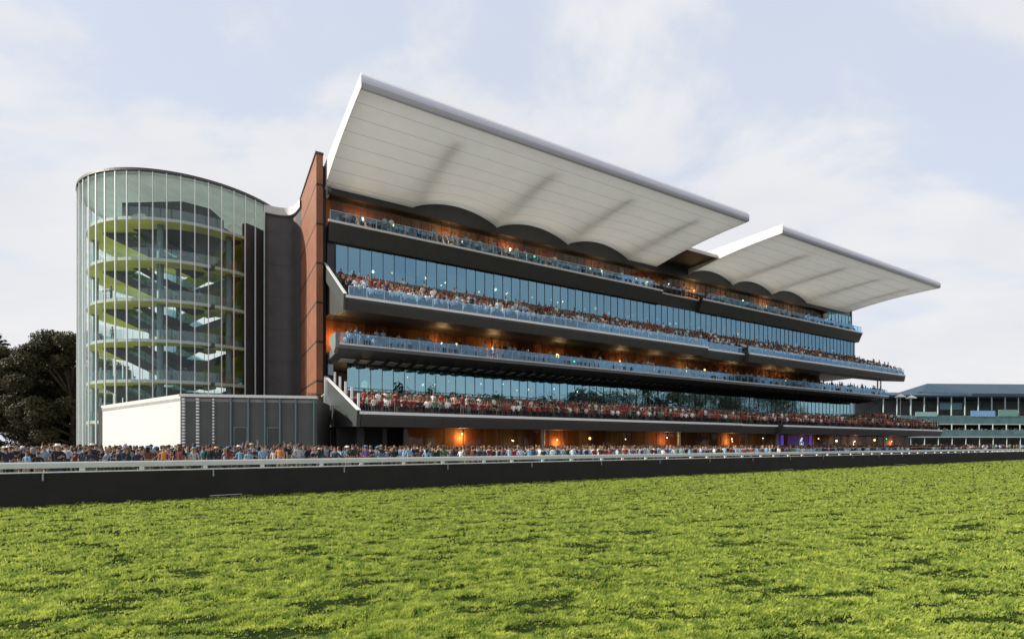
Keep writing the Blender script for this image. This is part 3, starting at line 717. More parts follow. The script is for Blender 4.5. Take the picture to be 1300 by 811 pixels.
for i, px in enumerate((234,252,272,294,316,337,356,376,399)):
    t = (px-650)/FPX; 
    # where the sight line at this tangent meets the front wall
    ox, oy = -25.65, 39.3
    s = (t*oy-ox)/(dF.x-t*dF.y)
    c = dF*s; b = MB(); ww = .11 if i > 1 else .2
    d0 = c-dF*ww/2-nF*.22; d1 = c+dF*ww/2-nF*.22; d2_ = c+dF*ww/2-nF*.01; d3_ = c-dF*ww/2-nF*.01
    if i < 3:
        for z in np.arange(.1,5.3,.24): b.poly([(d0.x,d0.y),(d1.x,d1.y),(d2_.x,d2_.y),(d3_.x,d3_.y)], z, z+.14)
    else: b.poly([(d0.x,d0.y),(d1.x,d1.y),(d2_.x,d2_.y),(d3_.x,d3_.y)], 0, 5.38)
    b.build('fin', TEALM if i > 2 else MULW, PV)
for pa, pb_ in ((297,314.5),(339,356)):
    q_ = []
    for px in (pa,pb_):
        t = (px-650)/FPX; q_.append((t*39.3+25.65)/(dF.x-t*dF.y))
    b = MB()
    def fr(s0, s1, z0, z1, off, t_=.06):
        p0, p1 = dF*s0-nF*off, dF*s1-nF*off; p2, p3 = dF*s1-nF*(off-t_), dF*s0-nF*(off-t_)
        b.poly([(p0.x,p0.y),(p1.x,p1.y),(p2.x,p2.y),(p3.x,p3.y)], z0, z1)
    fr(q_[0],q_[0]+.07,0,3.0,.09); fr(q_[1]-.07,q_[1],0,3.0,.09); fr(q_[0],q_[1],3.0,3.08,.09)
    dd = b.build('door', TEALM, PV)
    b = MB(); fr(q_[0]+.07,q_[1]-.07,0,3.0,.045,.04); b.build('door_leaf', M('door_leaf_grey', (.06,.065,.06), .5), dd)

# ------------------------------------------------------------------ old grandstand at the far right
OS = thing('old_grandstand', 'older open grandstand with a slate blue hipped roof and slim white columns', 'grandstand', (112,148,0), R(3))
TEALB = M('teal_boarding', (.09,.18,.19), .7, var=.3, scale=.5)
SLATE = seams('slate_roof', (.025,.055,.09), (.018,.04,.065), 0, .8, .06, .6, var=.15)
OLDC = M('old_column_paint', (.34,.41,.42), .6)
OLD_D = M('old_shadow_wall', (.33,.35,.37), .8, var=.3, scale=.3)
XE = 90
b = MB()
b.face([(22,-1,16.6),(13,6,17.7),(13,6,16.6),(22,-1,15.8)]); b.face([(22,-1.0,16.6),(XE,-1.0,16.6),(XE,9,20.6),(17.5,9,20.6)]); b.face([(22,-1,16.6),(17.5,9,20.6),(13,6,17.7)])
b.face([(17.5,9,20.6),(XE,9,20.6),(XE,20,16.6),(10,20,16.6)]); b.face([(13,6,17.7),(17.5,9,20.6),(10,20,16.6)]); b.face([(22,-1,16.6),(XE,-1,16.6),(XE,-1,16.0),(22,-1,16.0)])
b.build('hipped_roof', SLATE, OS)
b = MB(); b.prism([(-.6,15.7),(-.6,16.1),(8,17.7),(20,17.7),(20,15.7)], -12, 22); b.prism([(-.95,15.7),(-.95,16.0),(20,16.3),(20,15.7)], 22, XE); b.build('front_roof', SLATE, OS)
b = MB(); b.box((-12,14,0),(XE,14.4,16)); b.build('rear_wall', OLD_D, OS)
for z0, z1, yv in ((7.9,10.2,-.2),(4.1,5.9,-2.6)):
    b = MB(); b.box((-12,yv,z0),(XE,yv+.25,z1)); o = b.build('balcony_front', TEALB, OS)
    k2 = MB(); k2.box((-12,yv-.1,z0-.4),(XE,yv+.3,z0-.05)); k2.build('edge_beam', OLDC, o)
    k2 = MB(); k2.prism([(yv+.26,z0-.3),(yv+.26,z0+.4),(14,z0+3.6),(14,z0+2.8)], -12, XE); k2.build('seating_rake', OLD_D, o)
for i in range(24):
    x = -4.0+4.15*i
    for A_, B_, r_ in (((x,0,10.2),(x,0,15.75),.16),((x+2,-2.4,5.9),(x+2,-2.4,7.55),.13),((x+2,-2.5,0),(x+2,-2.5,3.8),.12)):
        b = MB(); b.tube(A_, B_, r_, n=8); b.build('column', OLDC, OS)
for a_, c_, col_ in (((22.5,-.32,9.9),(30,-.24,11.6),(.20,.38,.66)),((31,-.32,10.0),(37,-.24,11.9),(.15,.32,.28)),((5.5,-.32,9.9),(12,-.24,11.2),(.25,.42,.42)),((17,4,12.2),(24,4.1,14.2),(.16,.32,.42))):
    b = MB(); b.box(a_, c_); b.build('banner', M('banner_cloth', col_, .6, var=.3), OS)

# parasols at the end of the middle terrace
for k, (px, lab) in enumerate(((1143,'white parasol at the far end of the stand, left one of two'),(1157,'white parasol at the far end of the stand, right one of two'))):
    t = (px-650)/FPX; u = (t*(50-.8656*4)+18.6-.5007*4)/(.8656-.5007*t)
    p = FW(u, -4, 4.3 if False else 6.2)
    uq = thing('parasol', lab, 'parasol', p, 0, 'parasols at the end of the grandstand')
    m = MB(); m.tube((0,0,0),(0,0,5.4),.04); m.build('pole', MULW, uq)
    m = MB(); rim = [(.9*math.cos(a*math.pi/4),.9*math.sin(a*math.pi/4),4.95) for a in range(8)]
    for a in range(8):
        c = (a+1) % 8; m.face([rim[a],rim[c],(0,0,5.5)]); m.face([rim[a],(rim[a][0],rim[a][1],4.8),(rim[c][0],rim[c][1],4.8),rim[c]])
    m.build('canopy', WHITE, uq)

# ------------------------------------------------------------------ lamps
LAMPB_W = emit('lamp_bright_warm', (1.0,.72,.32), 14); LAMPB_C = emit('lamp_bright_cool', (.85,1.0,.9), 10); LAMPB_N = emit('lamp_bright_neutral', (1,.92,.75), 14)
LAMP_W = emit('lamp_warm', (1.0,.72,.30), 3); LAMP_C = emit('lamp_cool', (.85,1.0,.85), 4); LAMP_G = emit('lamp_green', (.1,1.0,.35), 3); LAMP_N = emit('lamp_neutral', (1.0,.90,.70), 3)
ORD = 'first second third fourth fifth sixth seventh eighth ninth tenth eleventh twelfth thirteenth fourteenth fifteenth sixteenth seventeenth eighteenth nineteenth twentieth'.split()
def ordinal(n):
    if n <= 20: return ORD[n-1]
    tens = ('','','twenty','thirty','forty','fifty','sixty','seventy','eighty','ninety')
    return tens[n//10]+('-'+ORD[n % 10-1] if n % 10 else 'th')
def lamp_row(where, us, v, z, lights, grp, en=200, boost=False, small=1.0):
    for k, u in enumerate(us):
        r = rng.uniform(.09,.17) if rng.random() < .8 else rng.uniform(.2,.3)
        mt, cn = rng.choice([(LAMP_W,'warm yellow'),(LAMP_W,'warm yellow'),(LAMP_N,'cream'),(LAMP_N,'cream'),(LAMP_C,'pale white')]) if rng.random() < .9 else (LAMP_G,'green')
        r *= small
        if boost: mt = {LAMP_W: LAMPB_W, LAMP_N: LAMPB_N, LAMP_C: LAMPB_C, LAMP_G: LAMP_G}[mt]
        p = FW(u, v+rng.uniform(-.4,.3), z+rng.uniform(-.5,.3))
        o = thing('hanging_lamp', f'{ordinal(k+1)} lamp from left {where}, {cn}', 'lamp', p, 0, grp)
        m = MB(); m.ball((0,0,0), r, r, r*1.1, 10, 6); m.build('globe', mt, o, True)
        m = MB(); m.tube((0,0,r),(0,0,r+.7),.02); m.build('cord', DARKM, o)
        if k % lights == 0:
            ld = bpy.data.lights.new('lamp_light', 'POINT'); ld.energy = en; ld.color = (1,.62,.28); ld.shadow_soft_size = .4
            lo = bpy.data.objects.new('lamp_light', ld); COL.objects.link(lo); lo.parent = o; lo.location = (0,-.1,-.4)
def us_(a, b_, n): return sorted(rng.uniform(a,b_) for _ in range(n))
def even(a, b_, n): return [a+(b_-a)*(i+.5)/n+rng.uniform(-.6,.6)*(b_-a)/n for i in range(n)]
lamp_row('before the wood wall of the top terrace', even(3,88,20), 1.9, 25.6, 2, 'lamps on the top terrace')
lamp_row('before the wood wall of the middle terrace', even(2,88,20), 2.0, 13.3, 2, 'lamps on the middle terrace', 150)
lamp_row('before the wood wall at ground level', even(7,97,19), -9.15, 2.5, 3, 'lamps at ground level', 110, small=.55)
lamp_row('behind the upper window wall', even(3,97,44), 2.2, 20.4, 999, 'lamps behind the upper windows', boost=True, small=.55)
lamp_row('behind the lower window wall', even(4,97,36), 2.0, 8.9, 999, 'lamps behind the lower windows', boost=True, small=.55)

# ------------------------------------------------------------------ trees
BARK = M('bark', (.07,.05,.035), .9, var=.3, scale=4, bump=.5)
def tree(label, loc, h, wd, nleaf, lm, seed, leaf=.35, squash=.8, low=.12, group='trees', conifer=False, nclump=None):
    r = np.random.default_rng(seed); rr = random.Random(seed)
    T = thing('conifer' if conifer else 'broadleaf_tree', label, 'tree', loc, 0, group)
    m = MB(); top = h*(.93 if conifer else .72)
    p = Vector((0,0,0)); nseg = 6
    for i in range(nseg):
        q_ = Vector((rr.uniform(-.2,.2), rr.uniform(-.2,.2), top*(i+1)/nseg))
        m.tube(p, q_, .034*h*(1-i/nseg*.85), .034*h*(1-(i+1)/nseg*.85), 8); p = q_
    cl = []
    if conifer:
        for i in range(26):
            z = h*(.18+.8*i/26); L_ = wd*.5*(1-(i/27)**1.3)*(.8+.3*rr.random())
            for a in range(5):
                t = a*2*math.pi/5+i*1.1+rr.uniform(-.3,.3)
                e = Vector((L_*math.cos(t), L_*math.sin(t), z+L_*.10))
                m.tube((0,0,z-.3), e, .05, .02, 4)
                for s in (.35,.6,.85,1.0): cl.append((e.x*s, e.y*s, z-.3+(L_*.10+.3)*s, .16*L_+.25, .22))
    else:
        nc = nclump or 46
        for i in range(nc):
            z = low+(1-low)*r.random(); 
            prof = math.sin(math.pi*min(max((z-low*.6)/(1.04-low*.6),0),1))**.55
            t = r.random()*6.283; rad = wd*.5*prof*(.35+.65*math.sqrt(r.random()))
            c = (rad*math.cos(t), rad*math.sin(t), z*h*.94)
            cl.append((*c, wd*(.07+.085*r.random()), .75))
            if i % 3 == 0: m.tube((0,0,c[2]*.55), (c[0]*.85,c[1]*.85,c[2]*.95), .012*h, .003*h, 5)
    m.build('trunk', BARK, T, True)
    cw = np.array([max(.02,c[3])**(1.6 if not conifer else 1) for c in cl]); cw /= cw.sum()
    ci_ = r.choice(len(cl), nleaf, p=cw); C = np.array(cl)
    d = r.normal(size=(nleaf,3)); d /= np.linalg.norm(d,axis=1)[:,None]
    rad = r.random(nleaf)**.45
    c = C[ci_,:3]+d*(C[ci_,3]*rad)[:,None]*np.c_[np.ones(nleaf),np.ones(nleaf),C[ci_,4]]
    c[:,2] = np.maximum(c[:,2], .3)
    a = r.normal(size=(nleaf,3)); a /= np.linalg.norm(a,axis=1)[:,None]
    nn = d+.8*r.normal(size=(nleaf,3)); b_ = np.cross(nn, a); b_ /= np.linalg.norm(b_,axis=1)[:,None]; a = np.cross(b_, nn); a /= np.linalg.norm(a,axis=1)[:,None]
    s = leaf*(.6+.8*r.random(nleaf))[:,None]
    V = np.stack([c-a*s*.6, c-b_*s*.28+nn*s*.03, c+a*s*.6, c+b_*s*.28+nn*s*.03], 1)
    np_mesh('crown', V.reshape(-1,3), np.arange(nleaf*4).reshape(-1,4), lm, T)
    return T
LF1 = leafmat('leaves_olive', (.025,.026,.012), (.078,.070,.030), .2, .5)
LF2 = leafmat('leaves_dark', (.012,.015,.008), (.038,.040,.018), .2, .4)
LF3 = leafmat('needles', (.010,.018,.013), (.028,.040,.026), .15, .6)
tree('dark olive broadleaf tree with a domed crown right beside the glass tower', (-62.0,72,0), 17.6, 14, 95000, LF1, 3, .30, low=.0, group='trees left of the tower', nclump=70)
tree('dense dark tree with a broad low crown at the left edge', (-71.5,74,0), 15.6, 15, 85000, LF1, 5, .30, low=.0, group='trees left of the tower', nclump=60)
tree('shadowy tree filling the gap low behind the two olive trees', (-66.5,83,0), 14.0, 22, 50000, LF2, 6, .42, low=.0, group='trees left of the tower', nclump=60)
tree('tall layered conifer rising above the dark trees at the left edge', (-80.5,78,0), 20.5, 18, 16000, LF3, 8, .34, group='conifers', conifer=True)
tx = [(165,70),(182,58),(170,45),(196,74),(66,-16),(78,-2),(92,6),(84,-22),(106,16),(121,24),(136,36),(104,-6),(128,4)]
nm = ['huge dark tree across the course mirrored in the middle lower windows','huge round tree across the course behind the first huge one','broad leafy tree across the course mirrored left of the big mass','great dark tree closing the far end across the course','tall conifer across the course mirrored in the lower windows','round tree across the course nearest the stand','bushy tree across the course behind the running rail','dark tree farthest back across the course','wide tree across the course facing the middle of the stand','broad dark tree across the course facing the far roof','tallest spreading tree across the course at the far end','small rear tree across the course in the second row','thick rear tree across the course beyond the wide tree']
for i, (x, y) in enumerate(tx):
    tree(nm[i], (x,y,0), (33,30,25,32,21,17,16,20,18,22,25,20,22)[i], (36,32,24,34,9,15,15,19,18,24,26,18,22)[i], 9000, LF3 if i == 4 else LF1, 30+i, .8, low=.05, group='trees across the course', conifer=(i == 4), nclump=40)

#PEOPLE
# ------------------------------------------------------------------ people
def skin_mesh(verts, edges, radii, root, levels=1):
    me = bpy.data.meshes.new('tmp'); me.from_pydata(verts, edges, []); o = bpy.data.objects.new('tmp', me); COL.objects.link(o)
    md = o.modifiers.new('skin', 'SKIN'); md.use_smooth_shade = True; md.branch_smoothing = .4
    for i, sv in enumerate(me.skin_vertices[0].data):
        sv.radius = radii[i]; sv.use_root = (i == root)
    sb = o.modifiers.new('sub', 'SUBSURF'); sb.levels = levels; sb.render_levels = levels
    dgx = bpy.context.evaluated_depsgraph_get(); nm_ = bpy.data.meshes.new_from_object(o.evaluated_get(dgx))
    bpy.data.objects.remove(o); bpy.data.meshes.remove(me)
    return nm_
MSK, MTO, MBO, MSH, MHA = (plain(n, c) for n, c in (('skin_tone',(.50,.30,.21)),('shirt',(.4,.5,.6)),('trousers',(.05,.05,.07)),('shoes',(.03,.025,.02)),('hair_dark',(.03,.02,.015))))
POSES = {
 'down':   (((.235,.02,1.16),(.25,-.06,.92)), ((-.235,.02,1.16),(-.25,-.06,.92))),
 'raised': (((.30,-.10,1.28),(.17,-.22,1.55)), ((-.235,.02,1.16),(-.24,-.08,.92))),
 'folded': (((.25,-.06,1.17),(.02,-.20,1.16)), ((-.25,-.06,1.17),(-.02,-.22,1.20))),
 'hold':   (((.23,-.04,1.15),(.13,-.30,1.19)), ((-.23,-.04,1.15),(-.13,-.30,1.19))),
 'hip':    (((.33,.06,1.18),(.19,-.04,1.02)), ((-.235,.02,1.16),(-.25,-.06,.92))),
 'cheer':  (((.33,-.04,1.55),(.30,-.10,1.80)), ((-.33,-.04,1.52),(-.28,-.12,1.76))),
}
def person_mesh(pose, female=False, lean=0.0):
    k = .94 if female else 1.0
    V = []; E_ = []; Rr = []; T = []
    def add(p, r, par=None, t=None):
        V.append((p[0]*k, p[1]*k, p[2]*k)); Rr.append((r[0]*k, r[1]*k) if isinstance(r, tuple) else (r*k, r*k)); i = len(V)-1
        if par is not None: E_.append((par, i)); T.append((par, i, t))
        return i
    sw = .165 if female else .185
    pel = add((0,0,.96), (.155,.115)); wa = add((0,.005,1.10), (.135 if female else .15,.10), pel, 'bot'); ch = add((0,-.01,1.28), (.155,.115), wa, 'top')
    nb = add((0,.005,1.43), (.085,.075), ch, 'top'); nk = add((0,-.005,1.50), .052, nb, 'skin'); jaw = add((0,-.025,1.565), (.064,.075), nk, 'skin'); hd = add((0,-.012,1.65), (.076,.094), jaw, 'skin'); add((0,-.005,1.725), (.055,.07), hd, 'skin')
    hands = []
    for s, (el, wr) in zip((1,-1), POSES[pose]):
        sh = add((s*sw,.0,1.40), .062, nb, 'top'); e = add(el, .043, sh, 'top'); w_ = add(wr, .028, e, 'fore'); 
        d = (Vector(wr)-Vector(el)).normalized(); hp = Vector(wr)+d*.07; add(tuple(hp), (.034,.018), w_, 'skin'); hands.append((Vector(wr), d, s))
    for s in (1,-1):
        hip = add((s*.095,0,.88), .092, pel, 'bot'); kn = add((s*.105,-.01,.50), .062, hip, 'bot'); an = add((s*.11,.02,.09), .042, kn, 'bot'); add((s*.125,-.12,.035), (.042,.032), an, 'shoe')
    me = skin_mesh(V, E_, Rr, 0)
    segs = [(Vector(V[a]), Vector(V[b_]), t) for a, b_, t in T]
    bm = bmesh.new(); bm.from_mesh(me)
    for v in bm.verts:                                   # nose, chin and eye hollows
        x, y, z = v.co/k
        if y < -.06 and abs(x) < .022 and 1.59 < z < 1.645: v.co.y -= .022*k
        if y < -.06 and .02 < abs(x) < .05 and 1.63 < z < 1.67: v.co.y += .008*k
    lut = {'skin':0,'top':1,'fore':0 if (female or pose in ('cheer','hip')) else 1,'bot':2,'shoe':3}
    for f in bm.faces:
        c = f.calc_center_median(); best = None
        for a, b_, t in segs:
            ab = b_-a; u = max(0, min(1, (c-a).dot(ab)/ab.length_squared)); d = (c-a-ab*u).length
            if best is None or d < best[0]: best = (d, t)
        f.material_index = lut[best[1]]
        if c.z/k > 1.49 and abs(c.x) < .12 and best[1] in ('top',) and (c.x**2+c.y**2)**.5 < .10: f.material_index = 0
        if 1.0 < c.z/k < 1.08 and best[1] == 'bot' and not female: f.material_index = 1 if c.z/k > 1.05 else 2
        f.smooth = True
    bm.to_mesh(me); bm.free()
    # fingers, eyes, mouth, ears as small shells joined to the same body mesh
    x = MB()
    for wr, d, s in hands:
        side = d.cross(Vector((0,1,0.01))).normalized(); nn = side.cross(d).normalized(); palm = wr+d*.075
        for j, (o_, l) in enumerate(((-.024,.062),(-.008,.074),(.008,.070),(.024,.055))):
            a = palm+side*o_+d*.015; b_ = a+d*l*.55+nn*.008; c = b_+d*l*.4+nn*.026
            x.tube(a*k, b_*k, .0095, .0085, 6, 0); x.tube(b_*k, c*k, .0085, .0065, 6, 0)
        a = wr+d*.035+side*(-.026*s); b_ = a+d*.03+side*(-.028*s); x.tube(a*k, b_*k, .011, .010, 6, 0); x.tube(b_*k, (b_+d*.032)*k, .010, .007, 6, 0)
    for s in (1,-1):
        x.ball((s*.033*k,-.093*k,1.648*k), .013, .010, .008, 6, 4, 4); x.ball((s*.083*k,.0,1.635*k), .012, .025, .034, 6, 4, 0)
    x.box((-.024*k,-.108*k,1.572*k),(.024*k,-.085*k,1.582*k), 5)
    e = x.build('tmp', [MSK]*6); bm = bmesh.new(); bm.from_mesh(me); bm.from_mesh(e.data); bpy.data.objects.remove(e)
    bm.to_mesh(me); bm.free()
    for m_ in (MSK, MTO, MBO, MSH, MHA, plain('lip_tone', (.35,.12,.10))): me.materials.append(m_)
    me.name = 'person'
    return me, k
def hair_mesh(style, k):
    x = MB(); n, kk = 14, 8; cz = 1.652
    for a in range(kk+1):
        ph = math.pi*.60*a/kk
        for b_ in range(n):
            t = 2*math.pi*b_/n; front = max(0, -math.sin(t))
            p2 = ph*(1-.52*front**1.5) if style != 'cap' else ph*.8
            ext = 1.0
            x.v.append((.091*math.sin(p2)*math.cos(t)*k, (-.004+.110*math.sin(p2)*math.sin(t))*k, (cz+.098*math.cos(p2))*k))
    for a in range(kk):
        for b_ in range(n):
            c = (b_+1) % n; x.f.append((a*n+b_, a*n+n+b_, a*n+n+c, a*n+c)); x.m.append(0)
    if style == 'long':
        i0 = len(x.v); cols = [i for i in range(-1,9)]
        for r_ in range(6):
            z = cz-.02-.055*r_
            for i in cols:
                t = math.pi*(i)/7.0; rx = .093+.012*math.sin(r_*.9); x.v.append((rx*math.cos(t)*k, (.0+.105*math.sin(t)*(1-.06*r_))*k, z*k))
        nc = len(cols)
        for r_ in range(5):
            for i in range(nc-1): a = i0+r_*nc+i; x.f.append((a,a+1,a+nc+1,a+nc)); x.m.append(0)
    if style == 'bun': x.ball((0,.105*k,1.72*k), .045, .04, .04, 8, 6)
    return x
PM = [person_mesh('down'), person_mesh('folded'), person_mesh('hold'), person_mesh('raised'), person_mesh('hip'), person_mesh('cheer'),
      person_mesh('down', True), person_mesh('hold', True), person_mesh('raised', True), person_mesh('folded', True), person_mesh('hip', True)]
def hm(style, k):
    o = hair_mesh(style, k).build('hair', MHA, None, True); me = o.data; bpy.data.objects.remove(o); return me
HM = {(s,k): hm(s,k) for s in ('short','long','bun') for k in (1.0,.94)}
def hat_mesh(k):
    x = MB(); n = 18; pr = [(.17,1.685),(.175,1.69),(.10,1.70),(.098,1.76),(.085,1.785),(.0,1.79)]
    for r_, z in pr:
        for b_ in range(n): t = 2*math.pi*b_/n; x.v.append((r_*k*math.cos(t), r_*k*1.08*math.sin(t)-.005, z*k))
    for a in range(len(pr)-1):
        for b_ in range(n): c = (b_+1) % n; x.f.append((a*n+b_, a*n+c, a*n+n+c, a*n+n+b_)); x.m.append(0)
    o = x.build('hat', MHA, None, True); me = o.data; bpy.data.objects.remove(o); return me
HT = {k: hat_mesh(k) for k in (1.0,.94)}
TOPS = [('pale blue',(.20,.31,.41),9),('sky blue',(.16,.30,.44),7),('white',(.42,.47,.50),4),('light grey',(.28,.32,.35),4),('navy',(.02,.03,.06),12),('black',(.016,.016,.018),16),('teal',(.06,.18,.20),3),('green',(.04,.10,.05),1),('lilac',(.24,.20,.36),2),('purple',(.12,.06,.2),.6),('brown',(.12,.06,.035),4),('maroon',(.16,.025,.03),3),('orange',(.50,.18,.04),.6),('pink',(.45,.24,.28),.8)]
HAIRS = [('black',(.012,.010,.010),8),('brown',(.04,.022,.014),7),('fair',(.26,.17,.08),1),('grey',(.2,.2,.2),1)]
HATS = [('straw',(.50,.38,.18)),('white',(.7,.7,.68)),('black',(.02,.02,.02)),('blue',(.12,.2,.4))]
TM = {n: plain('cloth_'+n.replace(' ','_'), c, .85) for n, c, w_ in TOPS}; HMm = {n: plain('hair_'+n, c) for n, c, w_ in HAIRS}; HTm = {n: plain('hat_'+n, c) for n, c in HATS}
SKINS = [plain('skin_tone', c) for c in ((.40,.23,.16),(.32,.18,.12),(.20,.11,.07),(.44,.27,.20))]
BOTS = [plain('trousers', c, .85) for c in ((.03,.035,.06),(.06,.055,.05),(.10,.10,.11),(.22,.18,.13),(.02,.02,.02))]
people = []
def add_person(loc, facing, where, grp):
    pm, k = rng.choices(PM, [4,4,4,1,4,.5,4,4,1,4,4])[0]; fem = k < 1
    o = bpy.data.objects.new('person', pm); COL.objects.link(o); o.location = loc; o.rotation_euler = (0,0,facing)
    sc = rng.uniform(.84,1.0); o.scale = (sc,sc,sc)
    tn = rng.choices([t[0] for t in TOPS], [t[2] for t in TOPS])[0]; hn = rng.choices([t[0] for t in HAIRS], [t[2] for t in HAIRS])[0]
    for i, m_ in ((0, rng.choice(SKINS)), (1, TM[tn]), (2, rng.choice(BOTS))):
        o.material_slots[i].link = 'OBJECT'; o.material_slots[i].material = m_
    st = rng.choice(('long','long','bun','short')) if fem else 'short'
    h = bpy.data.objects.new('hair', HM[(st,k)]); COL.objects.link(h); h.parent = o; h.material_slots[0].link = 'OBJECT'; h.material_slots[0].material = HMm[hn]
    desc = f'{hn} {"long " if st == "long" else ""}hair'
    if rng.random() < .16:
        kn, kc = rng.choice(HATS); t = bpy.data.objects.new('hat', HT[k]); COL.objects.link(t); t.parent = o; t.material_slots[0].link = 'OBJECT'; t.material_slots[0].material = HTm[kn]; desc = f'{kn} hat'
    o['category'] = 'person'; o['group'] = grp
    people.append((o, tn, desc, where, px_of(o.location.x, o.location.y)))
    return o
def zone(px):
    if px < 95: return 'before the dark trees'
    if px < 128: return 'before the glass tower'
    if px < 229: return 'before the white pavilion wall'
    if px < 403: return 'before the grey pavilion front'
    if px < 455: return 'before the brick fin entrance'
    if px < 700: return 'below the near stand end'
    if px < 940: return 'below the middle of the stand'
    return 'below the far stand end'
occ = []
def free(p, r=.42):
    for q_ in occ:
        if (q_[0]-p[0])**2+(q_[1]-p[1])**2 < r*r: return False
    occ.append((p[0],p[1])); return True
inside_pav = [(-41.5,51.3),(-25.65,39.3),(-15.8,41.2),(-17.2,48),(-32.5,51.2)]
crowd_spots = []
want = 286; s = 0
face0 = math.atan2(RD.y, RD.x)      # figure's -Y towards the rail
front, back = [], []
cand = []
for r_ in range(26):
    tt0 = 10.5+.78*r_
    s = -24.0
    while s < 112:
        s += rng.uniform(.5,1.15) if r_ < 12 else rng.uniform(.6,1.5)
        p = RW(s+rng.uniform(-.1,.1), tt0+rng.uniform(-.3,.3))
        if p.y < 3 or abs(p.x/p.y) > 1.06: continue
        lv = (FM.inverted() @ p)
        if lv.y > -14.2 and lv.x > -1 and not (lv.y > -13 and False): continue
        if lv.y > -2 : continue
        # keep out of the pavilion
        q_ = p-Vector((-25.65,39.3,0)); 
        if q_.dot(Vector((-.6,-.8,0))) < .6 and q_.dot(Vector((.189,-.982,0))) < .6 and -44 < p.x < -14: continue
        if free(p): cand.append((p.y, p))
cand.sort(key=lambda a: a[0])
for i, (y_, p) in enumerate(cand):
    if i < want: add_person(p, face0+rng.gauss(0,.5)+(math.pi if rng.random() < .5 else 0), zone(px_of(p.x,p.y)), 'racegoers on foot behind the rail')
    else: crowd_spots.append(p)
# visitors inside the tower
for (x,y,z,dirn) in ((-4.2,-8.7,17.0,.2),(-3.6,-8.6,17.0,-.4),(4.6,-8.2,17.0,.5),(5.4,-7.7,17.0,-.2),(-3.4,-8.7,12.75,.1),(3.9,-8.4,21.25,.3),(5.2,-7.8,21.25,-.3),(-7.7,-4.8,12.75,.6)):
    add_person((TX+x,TY+y,z), dirn, f'inside the tower on its floor {("","","","","","","","","","","","","two","","","","","three","","","","four")[int(z)]}', 'visitors inside the glass tower')
tmp = {}
for t in people: tmp.setdefault((t[1],t[2],t[3]), []).append(t)
for (tn, desc, where), lst in tmp.items():
    lst.sort(key=lambda t: t[4])
    for i, t in enumerate(lst):
        base = f'person in {tn} top with {desc} {where}'
        t[0]['label'] = base if len(lst) == 1 else f'{ordinal(i+1)} from left: {base}' if len((base.split())) <= 13 else base

# the rest of the crowd, thousands on the decks and behind the first ranks: one mass
def crowd_person(m, p, fdir, seated, mats, sc=1.0):
    c, s = math.cos(fdir), math.sin(fdir)
    z0 = .44-.90 if seated else 0
    def P(x, y, z): return (p[0]+(x*c-y*s)*sc, p[1]+(x*s+y*c)*sc, p[2]+max(0,(z+z0))*sc)
    sk_, to_, bo_, ha_ = mats
    j = rng.uniform(-.03,.03)
    rings = [(.88,.155,.11,0,bo_),(1.05,.14,.10,0,to_),(1.28,.185,.12,-.01,to_),(1.42,.17,.09,0,to_),(1.475,.06,.06,0,sk_),(1.54,.058,.068,-.02,sk_),(1.63,.082,.098,-.01,ha_),(1.72,.068,.08,0,ha_),(1.765,.02,.02,0,ha_)]
    i0 = len(m.v); n = 6
    for z, rx, ry, yo, mm in rings:
        for k in range(n):
            t = 2*math.pi*k/n; m.v.append(P(rx*math.cos(t)+j*(z-.9), yo+ry*math.sin(t), z))
    for a in range(len(rings)-1):
        for k in range(n):
            l = (k+1) % n; mm = rings[a+1][4] if a < 4 else rings[a][4]
            if a >= 5: mm = sk_ if (4 <= k <= 4 and a < 7) else ha_
            m.f.append((i0+a*n+k, i0+a*n+l, i0+a*n+n+l, i0+a*n+n+k)); m.m.append(mm)
    def limb(a, b_, r0, r1, mm):
        m.tube(P(*a), P(*b_), r0*sc, r1*sc, 4, mm, False)
    up = rng.random() < .03
    for s_ in (1,-1):
        if up and s_ == 1: limb((s_*.19,0,1.38),(s_*.27,-.1,1.62),.05,.04,to_); limb((s_*.27,-.1,1.62),(s_*.25,-.15,1.85),.04,.03,sk_)
        else: limb((s_*.19,0,1.38),(s_*.25,-.05,1.13),.05,.04,to_); limb((s_*.25,-.05,1.13),(s_*.13,-.26,1.06),.036,.03,sk_)
        if seated: limb((s_*.09,0,.92),(s_*.11,-.42,.92),.085,.06,bo_); limb((s_*.11,-.42,.92),(s_*.11,-.40,.50),.055,.04,bo_)
        else: limb((s_*.09,0,.90),(s_*.11,0,.02),.085,.05,bo_)
CP = [(.34,.20,.14),(.24,.14,.09),(.02,.015,.012),(.07,.035,.02),(.30,.19,.08),(.03,.03,.045),(.10,.09,.08),            # skin, skin, hair x3, trousers x2
      (.75,.75,.74),(.32,.035,.035),(.17,.02,.022),(.025,.025,.028),(.40,.12,.09),(.12,.07,.05),(.60,.50,.40),(.36,.50,.62),(.20,.38,.58),(.05,.07,.14),(.50,.60,.66),(.45,.22,.12),(.10,.20,.14)]
CM = [plain(f'crowd_tone', c, .85) for c in CP]
RED = [7,7,7,8,8,8,9,9,9,10,10,11,12,13,18,19]; PALE = [7,7,17,17,14,14,14,15,15,10,16]; BLUE = [7,14,16,10,14,14,15,15,16,17,17,10,9,19]
cm = MB()
def put(p, fdir, seated, pal, k=1.0): crowd_person(cm, p, fdir, seated, (rng.choice((0,0,1)), rng.choice(pal), rng.choice((5,6)), rng.choice((2,2,2,3,3,4))), k*rng.uniform(.94,1.05))
for p in crowd_spots: put(p, face0+rng.gauss(0,.6)+(math.pi if rng.random() < .55 else 0), False, BLUE+[10,10,10,16,16,9], .9)
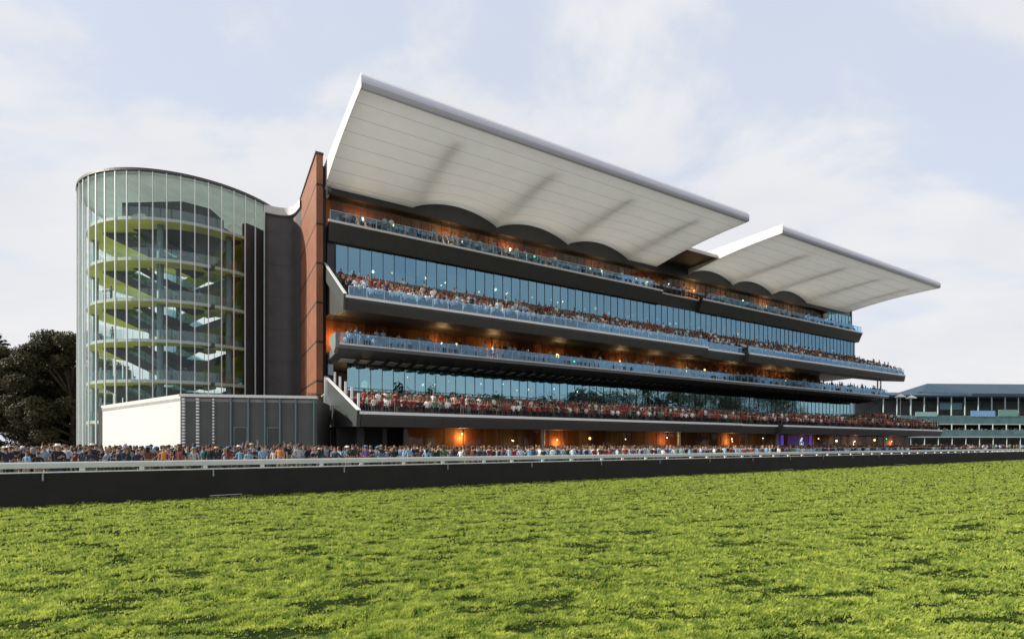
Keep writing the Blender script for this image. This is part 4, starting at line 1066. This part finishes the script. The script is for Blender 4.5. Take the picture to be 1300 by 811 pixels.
def rake_rows(v0, z0, v1, z1, nrow, u0, u1, pal, fill, seated=True, pale_front=0, gap=False, stand=.15):
    for r_ in range(nrow):
        v = v0+(v1-v0)*r_/(max(1,nrow-1)); z = z0+(z1-z0)*r_/(max(1,nrow-1))
        u = u0
        while u < u1:
            u += rng.uniform(.5,.72)
            if rng.random() > fill: continue
            o = SET if (gap and GAP[0]-.3 < u < GAP[1]+.3 and r_ < 3) else 0
            if o and r_ > 1: continue
            zz = z+(o/(v1-v0)*(z1-z0) if nrow > 1 else 0)
            put(FW(u, v+o+rng.uniform(-.08,.08), zz), FA+rng.gauss(0,.25), seated if rng.random() > stand else False, PALE if r_ < pale_front else pal)
rake_rows(-12.6, 4.24, -1.7, 5.42, 14, 1.0, UE-.3, RED, .93, gap=True)
rake_rows(-7.7, 14.4, -.6, 17.4, 9, 1.0, UE-2, RED, .92, pale_front=3, gap=True)
rake_rows(-4.5, 10.88, -3.0, 10.88, 3, 1.0, UE-.5, PALE, .9, stand=.3)
rake_rows(-.05, 23.72, .8, 23.72, 2, 1.0, UE-3, PALE, .95, stand=.22)
rake_rows(-10.4, 4.6, -3.2, 6.1, 9, UE+.1, UE+2.0, RED, .9); rake_rows(-3, 6.2, 4.6, 6.2, 9, UE+.2, UE+8.5, RED, .8, seated=False)
oc = math.cos(R(3)), math.sin(R(3))
def OW(x, y, z): return Vector((112+x*oc[0]-y*oc[1], 148+x*oc[1]+y*oc[0], z))
for z0, yv in ((7.9,-.2),(4.1,-2.6)):
    for r_ in range(4):
        x = -8
        while x < 62:
            x += rng.uniform(.7,2.6); yy = yv+.9+r_*1.6; put(OW(x, yy, z0+.05+(yy-yv)*.2), R(3), False, BLUE+[10,10])
for _ in range(170): put(OW(rng.uniform(-12,60), rng.uniform(-9,-3.2), 0), R(3)+rng.gauss(0,.5), False, BLUE+[10,9])
co_ = cm.build('crowd', CM, None, True); tag(co_, kind='stuff')
co_['label'] = 'dense mass of spectators filling the raked decks and the ground behind the front ranks'
